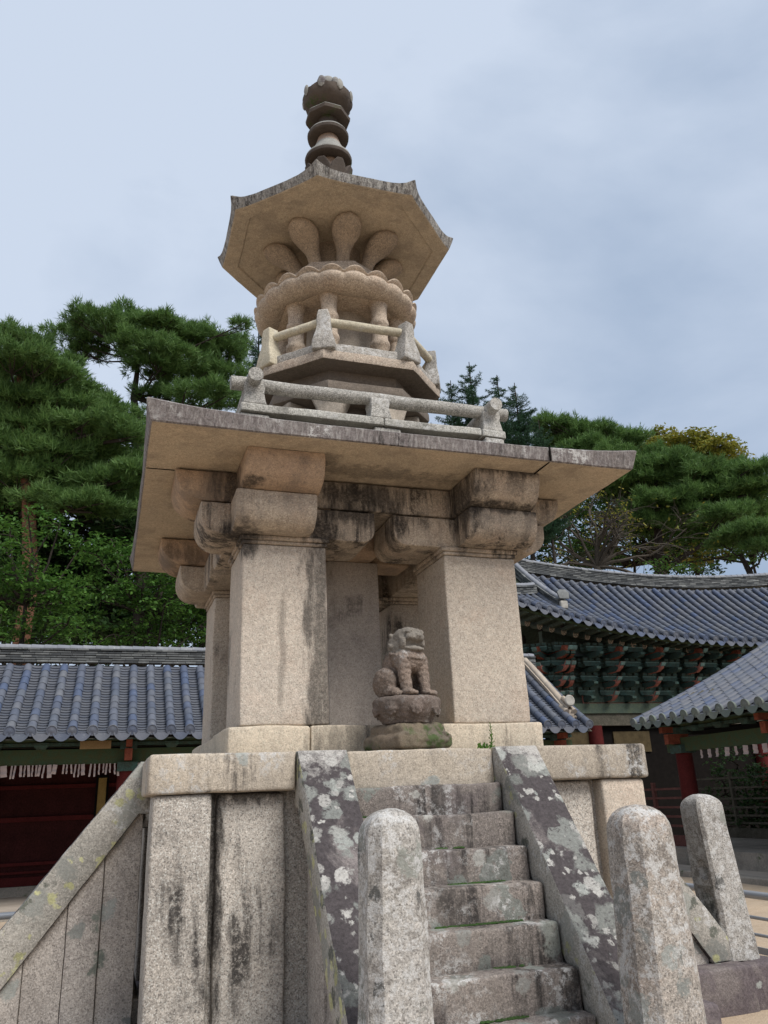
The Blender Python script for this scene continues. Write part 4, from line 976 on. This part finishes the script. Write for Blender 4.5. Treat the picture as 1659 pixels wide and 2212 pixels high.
for x in (14.85,15.75,16.63,17.53,18.41,19.3):   # painted panels between the sets
    b=PH(); b.prism([(-.55,0),(.55,0),(.55,.35),(.42,.55),(.40,.80),(.2,1.05),(-.2,1.05),(-.40,.80),(-.42,.55),(-.55,.35)],0,.05,.01,.3,mp=lambda a,c,h,x=x:(x+a,18.045-h,5.18+c),rough=0)
    q=b.build('painted_panel',M['pinkred'],H,smooth=False)
    b=PH(); b.prism([(-.50,.03),(.50,.03),(.50,.33),(.375,.54),(.355,.79),(.17,1.0),(-.17,1.0),(-.355,.79),(-.375,.54),(-.50,.33)],0,.03,.008,.3,mp=lambda a,c,h,x=x:(x+a,17.992-h,5.18+c),rough=0)
    b.build('panel_field',plain('panel_green_paint',(.06,.10,.075),(.10,.12,.09),sc=3,grain=.3) if 'panel_green_paint' not in bpy.data.materials else bpy.data.materials['panel_green_paint'],q,smooth=False)
for x in rows(14.2,24.2,1.2):
    b=PH(); b.box((x-.36,17.55,6.86),(x+.36,17.6,7.16)); q=b.build('soffit_panel',M['teal'],H,smooth=False)
    b=PH(); b.box((x-.29,17.542,6.90),(x+.29,17.549,7.12)); b.build('panel_field',plain('panel_violet_paint',(.09,.075,.09),(.06,.09,.085),sc=20,grain=.5) if 'panel_violet_paint' not in bpy.data.materials else bpy.data.materials['panel_violet_paint'],q,smooth=False)
# blank board and paper prayer slips under the eaves
b=MB(); b.rbox((-.36,-.02,-.10),(.36,.02,.10),.008,.3,rough=.002,warp=lambda p:(p.x,p.y+.15*p.z,p.z)); tag(b.build('name_board',M['board'],loc=(-2.78,12.75,3.63)),'plain ochre wooden board fixed under the eave of the cloister at left','board')
rnd=random.Random(11); x=-4.95
mk={}
def slip(w,l):
    key=(round(w,2),round(l,2))
    if key not in mk:
        b=MB()
        b.layers([[Vector((sx*w/2,sy*.002+.012*math.sin(z*14),-l*z)) for sx,sy in ((-1,-1),(1,-1),(1,1),(-1,1))] for z in (1,.75,.5,.25,0)])
        mk[key]=b.build('paper_slip',M['paper'],smooth=False); return mk[key]
    o=mk[key].copy(); COL.objects.link(o); return o
while x<-.9:
    w_=rnd.choice((.04,.04,.06,.10,.15)); l_=rnd.choice((.22,.26,.30)); o=slip(w_,l_); o.location=(x,12.96+rnd.uniform(-.02,.03),3.195); o.rotation_euler=(rnd.uniform(-.1,.1),rnd.uniform(-.12,.12),rnd.uniform(-.6,.6))
    tag(o,'pale paper slip hanging in the row under the green beam at left','paper slip','paper slips under the left cloister beam'); x+=w_+rnd.uniform(.03,.09)
for i in range(9):
    y=10.3-.34*i+rnd.uniform(-.03,.03); o=slip(.15 if i else .10,.22); o.location=(12.98,y,3.035); o.rotation_euler=(rnd.uniform(-.1,.1),rnd.uniform(-.1,.1),R(90)+rnd.uniform(-.3,.3))
    tag(o,'pale paper slip hanging in the row under the beam of the open cloister at right','paper slip','paper slips under the right cloister beam')
# metal guard rails round the pagoda
def guard(p0,p1,label,np_):
    p0,p1=Vector(p0),Vector(p1); d=(p1-p0); Ln=d.length; rt=empty('guard_rail',p0,math.atan2(d.y,d.x)); tag(rt,label,'guard rail')
    for nm,z,r_ in (('top_rail',.74,.048),('middle_rail',.47,.022),('low_rail',.27,.02)):
        b=MB(); b.tube([(0,0,z),(Ln,0,z)],r_,12); b.build(nm,M['steel'],rt)
    b=MB(); b.box((0,-.012,.05),(Ln,.012,.13)); b.build('foot_bar',M['steel'],rt,smooth=False)
    for i in range(np_+1):
        b=MB(); x=Ln*i/np_; b.tube([(x,0,0),(x,0,.74)],.026,10); b.build('post',M['steel'],rt)
    for i in range(np_*2):
        b=MB(); x=Ln*(i+.5)/np_/2; b.tube([(x,0,.13),(x,0,.47)],.014,8); b.build('baluster',M['steel'],rt)
guard((5.6,5.2,0),(5.6,-5.5,0),'steel tube guard rail on the sandy ground behind the socketed stone post',5)
guard((-9,5.1,0),(5.5,5.1,0),'steel tube guard rail crossing behind the pagoda, seen at the far left',7)
# ------------------------------------------------------------------ trees
import numpy as np
def mesh_np(name,V,F,mats,parent,mi=None):
    me=bpy.data.meshes.new(name); n=len(F); k=F.shape[1]
    me.vertices.add(len(V)); me.vertices.foreach_set('co',np.ascontiguousarray(V,dtype=np.float32).ravel())
    me.loops.add(n*k); me.loops.foreach_set('vertex_index',np.ascontiguousarray(F,dtype=np.int32).ravel())
    me.polygons.add(n); me.polygons.foreach_set('loop_start',np.arange(0,n*k,k,dtype=np.int32))
    if not isinstance(mats,(list,tuple)): mats=[mats]
    for x in mats: me.materials.append(x)
    if mi is not None: me.polygons.foreach_set('material_index',mi.astype(np.int32))
    me.update(calc_edges=True); o=bpy.data.objects.new(name,me); COL.objects.link(o); o.parent=parent; return o
def unit(a): return a/np.maximum(np.linalg.norm(a,axis=-1,keepdims=True),1e-9)
def needles(rs,C,D,k,ln,wd,spread):
    """k thin blades per tuft at C pointing round D"""
    n=len(C); d=unit(D[:,None,:]+rs.normal(0,spread,(n,k,3))); l=ln*rs.uniform(.65,1.2,(n,k,1)); r=unit(np.cross(d,rs.normal(0,1,(n,k,3))))*wd
    c=C[:,None,:]+rs.normal(0,ln*.12,(n,k,3))
    V=np.stack([c-r*.5,c+r*.5,c+d*l*.6+r*.55,c+d*l],axis=2).reshape(-1,3); F=np.arange(n*k*4).reshape(-1,4)
    return V,F
def pad_points(rs,c,rx,ry,rz,n):
    """tuft seats over a flattened, lumpy pad: dense on the upper side"""
    u=unit(rs.normal(0,1,(n,3))+np.array((.0,.0,.12))); u[:,2]=np.where(u[:,2]<-.15,-u[:,2]*rs.uniform(0,1,n),u[:,2])
    q=rs.uniform(.55,1.0,(n,1))**.6
    lump=1+.26*np.sin(u[:,:1]*7+c[0]*3)+.24*np.sin(u[:,1:2]*8+c[1]*3)+.12*np.sin(u[:,:1]*17+c[2]*5)*np.sin(u[:,1:2]*15)
    p=np.array(c)+u*np.array((rx,ry,rz))*q*lump
    d=unit(u*np.array((1,1,.9))+np.array((0,0,.75))); return p,d
def pine(name,label,base,trunk,pads,mat,bark,seed,group,dens=1.,ln=.34,wd=.030,k=11,lab_cat='pine tree'):
    rs=np.random.RandomState(seed); root=empty(name,base); tag(root,label,lab_cat,group); off=Vector(base)
    b=MB(); tp=[Vector(p)-off for p,_ in trunk]
    b.tube(tp,[r for _,r in trunk],10,rough=.03)
    PV=[];PF_=[];nv=0
    for (c,rx,ry,rz) in pads:
        c=Vector(c)-off
        # limb from the trunk to the pad
        best=min(range(len(tp)),key=lambda i:(tp[i]-c).length+abs(tp[i].z-(c.z-1.2))*.6)
        p0=tp[best]; mid=p0.lerp(c,.55)+Vector((0,0,-.25)); r0=min(trunk[best][1]*.55,.05+.03*(c-p0).length)
        b.tube([p0,p0.lerp(mid,.5)+noise.noise_vector(c)*.15,mid,c+Vector((0,0,-rz*.3))],[r0,r0*.8,r0*.6,r0*.25],6,m=1)
        for q in range(5):
            e_=c+Vector((rs.uniform(-.75,.75)*rx,rs.uniform(-.75,.75)*ry,rs.uniform(-.1,.3)*rz)); b.tube([mid.lerp(c,.4),mid.lerp(e_,.6),e_],[r0*.4,r0*.28,.012],5,m=1)
        n=int(dens*125*(rx*ry+1.2*rz*(rx+ry)))+10
        p,d=pad_points(rs,c,rx,ry,rz,n); V,F=needles(rs,p,d,k,ln,wd,.62); PV.append(V); PF_.append(F+nv); nv+=len(V)
    b.build('trunk',[bark,M['bark_dark']],root); mesh_np('crown',np.concatenate(PV),np.concatenate(PF_),mat,root); return root
def px_pad(u,v,D,ru,rv,dz=None):
    s_=D*1.06/FPX*1.12; c=at(u,v,D); return (c,ru*s_,ru*s_*.8,rv*s_)
def PADS(D,lst,jit,seed):
    r_=random.Random(seed); return [px_pad(u,v,D+r_.uniform(-jit,jit),ru,rv) for u,v,ru,rv in lst]
def ground_at(u,v,D): p=at(u,v,D); return Vector((p.x,p.y,0))
# left: two big red pines behind the cloister
D1=35
tr=[(ground_at(318,1000,D1),.32),(at(312,1200,D1),.28),(at(303,960,D1),.22),(at(290,860,D1),.16),(at(300,780,D1),.10)]
pine('red_pine','broad red pine with layered dark green pads, left of the pagoda against the sky',tr[0][0],tr,
 PADS(D1,[(205,705,62,26),(160,728,45,18),(268,700,60,26),(330,718,62,24),(385,735,55,22),(440,742,60,24),(492,772,42,26),(235,742,62,22),(300,752,58,22),(360,772,62,24),(425,790,66,26),(480,815,50,26),
  (395,828,70,26),(450,862,66,28),(345,862,44,20),(500,870,40,30),(330,800,52,20),(180,765,38,15),(505,745,38,16),(520,702,24,7),(350,700,40,16),(415,720,40,16)],1.6,1),M['needle'],M['bark_dark'],21,'pines behind the temple')
D2=33
tr=[(ground_at(70,1000,D2),.34),(at(66,1260,D2),.30),(at(62,1080,D2),.25),(at(50,960,D2),.21),(at(45,860,D2),.14),(at(40,760,D2),.08)]
pine('red_pine','tall red pine with a reddish trunk at the far left edge',tr[0][0],tr,
 PADS(D2,[(15,735,46,24),(62,752,42,24),(20,778,60,30),(85,790,50,24),(112,800,40,20),(135,845,44,22),(150,790,26,16),(165,880,46,22),(235,895,50,22),(40,825,70,30),(100,835,46,22),(140,815,36,20),(10,870,60,34),(70,875,60,28),(170,850,42,18),(120,895,60,26),(200,880,56,24),(30,920,60,30),(90,935,62,24),(165,930,64,24),
  (225,925,60,24),(270,945,46,22),(20,975,60,34),(110,985,56,22),(190,980,66,22),(255,1000,58,22),(20,1040,60,40),(140,1040,70,24),(230,1050,64,22),(285,1025,40,22),(110,1085,66,22),(200,1100,66,22),(275,1100,44,22),(40,1110,60,34)],1.8,2),M['needle'],M['bark'],22,'pines behind the temple')
# right: pines behind the hall
D3=47
tr=[(ground_at(1420,1200,D3),.36),(at(1425,1240,D3),.30),(at(1420,1110,D3),.22),(at(1410,1000,D3),.13)]
pine('red_pine','wide green pine spreading behind the hall roof, right of the pagoda eave',tr[0][0],tr,
 PADS(D3,[(1185,925,40,20),(1230,935,42,20),(1285,940,46,20),(1345,958,46,22),(1210,965,46,20),(1270,975,50,22),(1330,1000,52,24),(1400,1005,56,26),(1455,1010,50,26),(1380,1045,60,24),(1450,1055,62,26),(1520,1035,54,24),(1575,1030,46,22),(1500,1085,62,26),(1560,1075,56,24),(1420,1095,60,24),(1620,1060,46,22),(1350,1075,50,22),(1480,1120,52,24),(1290,1020,46,22),(1530,1130,40,22),(1240,1000,46,20),(1330,1050,50,22),(1250,1040,44,20),(1400,1140,54,22),(1570,1120,46,22),(1620,1110,44,22),(1640,1020,36,16)],1.6,3),M['needle'],M['bark_dark'],23,'pines behind the temple',wd=.036,ln=.38)
D4=45
tr=[(ground_at(1640,1200,D4),.26),(at(1620,1236,D4),.16),(at(1600,1200,D4),.1)]
pine('red_pine','low pine bough with dark twigs above the hall ridge at the right edge',tr[0][0],tr,PADS(D4,[(1600,1160,46,16),(1645,1150,44,18),(1570,1175,34,12),(1650,1185,36,14)],1.0,4),M['needle'],M['bark_dark'],24,'pines behind the temple')
# spruce behind the pagoda
def spruce(label,u,vt,vb,hw,D,seed,tops=((0,0,1.0),)):
    rs=np.random.RandomState(seed); g0=ground_at(u,1000,D); root=empty('spruce_tree',g0); tag(root,label,'spruce tree'); b=MB(); PV=[];PF_=[];nv=0
    sc=D*1.06/FPX
    for (du,dv,f) in tops:
        top=at(u+du,vt+dv,D)-g0; H_=top.z; b.tube([(top.x,top.y,0),(top.x,top.y,H_*.6),(top.x,top.y,H_)],[.22*f,.14*f,.02],8)
        Lc=min((vb-vt)*sc*1.05*f*2.2,H_*.82); nb=int(150*f)
        for i in range(nb):
            t=((i+.5)/nb)**.85; z=H_-.15-Lc*t; a=rs.uniform(0,2*PI); ln=(.15+hw*sc*f*min(1.25,(2.1*t)**.8))*rs.uniform(.7,1.15)
            d=np.array((math.cos(a),math.sin(a),rs.uniform(.15,.45)))
            p0=np.array((top.x,top.y,z)); m_=max(4,int(ln/.085)); ts=np.linspace(.08,1,m_)[:,None]
            P_=p0+d*ln*ts+np.array((0,0,1.))*(-.18*ln*np.sin(ts*PI*.7)+.12*ln*ts**2)
            b.tube([p0,p0+d*ln*.5+np.array((0,0,-.1*ln)),P_[-1]],[.025,.015,.006],4)
            side=np.array((-d[1],d[0],0)); C=[];Dd=[]
            for s_ in (-1,1):
                for q in range(m_):
                    w_=(.10+.28*(1-ts[q,0]))*min(1.,ln); kk=max(1,int(w_/.09))
                    for r_ in range(kk): C.append(P_[q]+side*s_*w_*(r_+.3)/kk+np.array((0,0,-.03*r_))); Dd.append(d*.8+side*s_*.8+np.array((0,0,.2)))
            V,F=needles(rs,np.array(C),unit(np.array(Dd)),7,.15,.022,.45); PV.append(V); PF_.append(F+nv); nv+=len(V)
    b.build('trunk',M['bark_dark'],root); mesh_np('crown',np.concatenate(PV),np.concatenate(PF_),M['needle_dark'],root)
spruce('dark pointed spruce rising just right of the pagoda railing',1013,782,985,75,36,5,((0,0,1.),(98,45,.8),(60,28,.75),(-40,40,.7),(150,125,.55)))
spruce('dark spruce mostly hidden behind the pagoda, one bough showing left of the lotus ring',560,660,980,70,40,6)
# broadleaf trees
def leaves(rs,C,size,droop=.3):
    n=len(C); d=unit(rs.normal(0,1,(n,3))*np.array((1,1,.45))-np.array((0,0,droop))); r=unit(np.cross(d,unit(rs.normal(0,.45,(n,3))+np.array((0,0,1.)))))
    s_=size*rs.uniform(.65,1.25,(n,1)); V=np.stack([C,C+d*s_*.45+r*s_*.27,C+d*s_,C+d*s_*.45-r*s_*.27],axis=1)
    V[:,0]+=0; return V.reshape(-1,3),np.arange(n*4).reshape(-1,4)
def broadleaf(name,label,base,clumps,mat,size,dens,seed,group=None,cat='tree',spray=.55,trunk_r=.2,bark=None,stems=1):
    """clumps: (centre,rx,ry,rz); leaves sit on flat sprays through each clump, gaps left between"""
    rs=np.random.RandomState(seed); root=empty(name,base); tag(root,label,cat,group); off=np.array(base); b=MB(); Cs=[]
    top=max(c[0][2] for c in clumps); cx=np.mean([c[0][0] for c in clumps])-off[0]; cy=np.mean([c[0][1] for c in clumps])-off[1]
    tp=[(0,0,-.05),(cx*.2,cy*.2,top*.25),(cx*.55,cy*.55,top*.5),(cx*.8,cy*.8,top*.75)]
    b.tube(tp,[trunk_r,trunk_r*.8,trunk_r*.55,trunk_r*.3],8,rough=.02)
    for (c,rx,ry,rz) in clumps:
        c=np.array(c)-off; j=min(3,max(1,int(c[2]/top*4))); p0=np.array(tp[j])
        b.tube([p0,(p0+c)/2+rs.normal(0,.2,3),c],[trunk_r*.35,trunk_r*.2,.02],5)
        ns=max(6,int(dens*(rx*ry*rz)**(2/3)*46))
        for i in range(ns):
            u=unit(rs.normal(0,1,3))*rs.uniform(.35,1.)**.5; s0=c+u*np.array((rx,ry,rz))
            out=unit(np.array((u[0],u[1],.25*u[2]))+rs.normal(0,.25,3)*np.array((1,1,.3))); side=unit(np.cross(out,(0,0,1.))); m_=rs.randint(12,24)
            t=rs.uniform(-.6,1,(m_,1)); w_=rs.uniform(-1,1,(m_,1))*(.55-.35*np.abs(t))
            Cs.append(s0+out*t*spray+side*w_*spray+np.array((0,0,1.))*(-.22*spray*t**2+rs.normal(0,.03,(m_,1))))
            if i%9==0: b.tube([c,(c+s0)/2+rs.normal(0,.06,3),s0+out*spray*.8],[.03,.018,.005],4)
    C=np.concatenate(Cs); V,F=leaves(rs,C,size)
    b.build('trunk',bark or M['bark_dark'],root); mesh_np('crown',V,F,mat,root); return root
def CL(D,lst,jit,seed,depth=.8):
    r_=random.Random(seed); out=[]
    for u,v,ru,rv in lst:
        Dd=D+r_.uniform(-jit,jit); s_=Dd*1.06/FPX; out.append((at(u,v,Dd),ru*s_,ru*s_*depth,rv*s_))
    return out
gl='green trees behind the left cloister'
def fill(u0,u1,v0,v1,n,ru,rv,seed): 
    r_=random.Random(seed); return [(r_.uniform(u0,u1),r_.uniform(v0,v1),ru*r_.uniform(.7,1.3),rv*r_.uniform(.7,1.3)) for _ in range(n)]
broadleaf('leafy_tree','bright green leafy tree behind the left end of the cloister roof',ground_at(60,1300,29),CL(29,fill(-40,170,1130,1390,26,44,26,1)+[(60,1105,30,18),(130,1130,30,16),(20,1130,40,18),(180,1170,30,16)],1.6,1),M['leafm'],.17,1.,31,gl)
broadleaf('leafy_tree','green leafy tree between the red pine trunk and the pagoda, above the cloister ridge',ground_at(290,1300,30),CL(30,fill(190,460,1190,1395,26,46,26,2)+[(240,1165,36,18),(300,1180,40,18),(210,1200,36,18)],1.6,2),M['leafm'],.17,1.,32,gl)
broadleaf('leafy_tree','dark green tree in the shade just left of the pagoda pillars',ground_at(400,1300,33),CL(33,fill(330,600,1140,1420,26,50,30,3),1.5,3),M['leafdark'],.20,1.,33,gl)
broadleaf('leafy_tree','dark leafy tree filling the gap under the red pines, behind the bright ones',ground_at(150,1300,38),CL(38,fill(-60,620,1000,1400,80,70,40,4),3,4),M['leafdark'],.30,.55,34,gl)
broadleaf('leafy_tree','shaded dark tree far behind the reddish pine trunk',ground_at(40,1300,43),CL(43,fill(-80,330,880,1350,60,70,42,5),3,5),M['leafdark'],.34,.5,35,gl)
gr='trees behind the hall at right'
broadleaf('turning_tree','tree turning yellow above the green pines at right',ground_at(1480,1200,54),CL(54,[(1335,950,34,16),(1420,945,40,18),(1500,948,44,20),(1555,965,40,20),(1345,945,26,14),(1385,955,34,16),(1440,960,40,18),(1490,958,40,20),(1530,965,36,18),(1570,985,34,18),(1600,1005,24,16),(1480,985,46,18),(1540,1000,40,18),(1400,980,36,16)],2,6),M['leafyel'],.26,1.5,36,gr,trunk_r=.3)
broadleaf('turning_tree','yellow green tree at the right edge, half behind a pine',ground_at(1650,1200,52),CL(52,[(1640,1045,34,20),(1660,1075,34,22),(1620,1105,36,20),(1650,1125,36,20),(1580,1120,36,20),(1600,1090,30,18),(1540,1170,36,20),(1510,1200,30,16)],2,7),M['leafyel'],.22,1.2,37,gr,trunk_r=.25)
broadleaf('leafy_tree','small bright green bush tops showing just above the hall ridge at right',ground_at(1480,1240,44),CL(44,[(1455,1228,28,9),(1490,1222,24,10),(1420,1215,24,10),(1520,1232,24,8)],1,8),M['leafm'],.16,1.2,38,gr,trunk_r=.1)
broadleaf('leafy_tree','green rounded tree closing the gap under the pines at right, above the hall ridge',ground_at(1420,1240,50),CL(50,fill(1180,1640,1080,1195,30,44,22,10),2,10),M['leafm'],.22,.8,40,gr,trunk_r=.25)
broadleaf('leafy_tree','dark tree in shadow behind the bare branched one',ground_at(1300,1240,56),CL(56,fill(1130,1700,1090,1215,46,56,26,9),3,9),M['leafdark'],.32,.35,39,gr,trunk_r=.3)
# bare branched tree in front of them
def bare_tree(label,base,tips,seed):
    rs=random.Random(seed); root=empty('bare_tree',base); tag(root,label,'tree',gr); off=Vector(base); b=MB(); C=[]
    def grow(p,d,l,r,n):
        pts=[p]; q=p.copy(); dd=d.copy()
        for i in range(4):
            dd=(dd+Vector((rs.uniform(-.28,.28),rs.uniform(-.28,.28),rs.uniform(-.22,.16)))).normalized(); q=q+dd*l/4; pts.append(q.copy())
        b.tube(pts,[r,r*.9,r*.8,r*.68,r*.55],5)
        if n==0:
            if rs.random()<.5:
                for j in range(rs.randint(1,5)): C.append(q+Vector((rs.uniform(-.2,.2),rs.uniform(-.2,.2),rs.uniform(-.15,.15))))
            return
        for k in range(rs.choice((2,3,3))):
            i=rs.choice((2,3,4)); nd=(dd+Vector((rs.uniform(-.9,.9),rs.uniform(-.9,.9),rs.uniform(-.45,.45)))).normalized(); grow(pts[i],nd,l*rs.uniform(.55,.8),r*.55,n-1)
    fork=at(1290,1225,44)-off
    b.tube([Vector((0,0,0)),fork*.6,fork],[.3,.24,.2],8)
    for (u,v) in tips:
        e_=at(u,v,44+rs.uniform(-1.5,1.5))-off; d=(e_-fork); grow(fork,d.normalized(),d.length*.62,.11,4)
    b.build('trunk',M['twig'],root)
    V,F=leaves(np.random.RandomState(seed),np.array([tuple(c) for c in C]),.18); mesh_np('crown',V,F,M['leafyel'],root)
bare_tree('nearly bare spreading tree with grey twigs, just above the hall roof right of the pagoda',ground_at(1290,1240,44),[(1190,1170),(1170,1120),(1215,1105),(1260,1085),(1310,1080),(1360,1090),(1400,1110),(1440,1150),(1480,1180),(1500,1205),(1340,1130),(1240,1140),(1380,1160),(1290,1110)],7)
# shrubs seen through the open cloister
for i,(x,y,r_) in enumerate(((17.6,9.6,1.3),(17.4,7.4,1.4),(17.8,12.2,1.2),(17.5,14.0,1.1))):
    broadleaf('shrub','dark shrub behind the open cloister, seen between its columns',(x,y,0),[((x+dx,y+dy,.9+dz),r_*.7,r_*.7,r_*.7) for dx,dy,dz in ((0,0,0),(-.4,.5,.9),(.3,-.5,1.0),(0,.1,1.8),(-.2,-.6,.2))],M['leafdark'],.14,1.2,50+i,'shrubs behind the right cloister','shrub',spray=.4,trunk_r=.06)
# weed on the plinth
p=Vector((.93,-1.60,ZC)); rw=empty('weed',p); tag(rw,'thin green weed growing from a joint of the pagoda plinth, right of the lion','weed')
b=MB(); b.tube([(0,0,-.01),(.004,-.005,.12),(0,-.01,.25)],[.007,.006,.002],6)
for i in range(26):
    t=i/26; z=.02+.22*t; a=i*2.4; l=.035*(1-t*.7); b.add([(0,-.006*t,z),(l*math.cos(a),l*math.sin(a)-.006,z+.02),(l*.9*math.cos(a+.5),l*.9*math.sin(a+.5)-.006,z+.03)],[(0,1,2)])
for i in range(14):
    x=-.10-.04*math.sin(i*3); b.add([(x+.03*math.sin(i),-.01,-.005),(x+.04*math.sin(i*1.7)+.02,-.03,.05+.03*math.cos(i)),(x+.04*math.sin(i*1.7),-.02,.06)],[(0,1,2)])
b.build('stem_and_leaves',M['leafm'],rw,smooth=False)
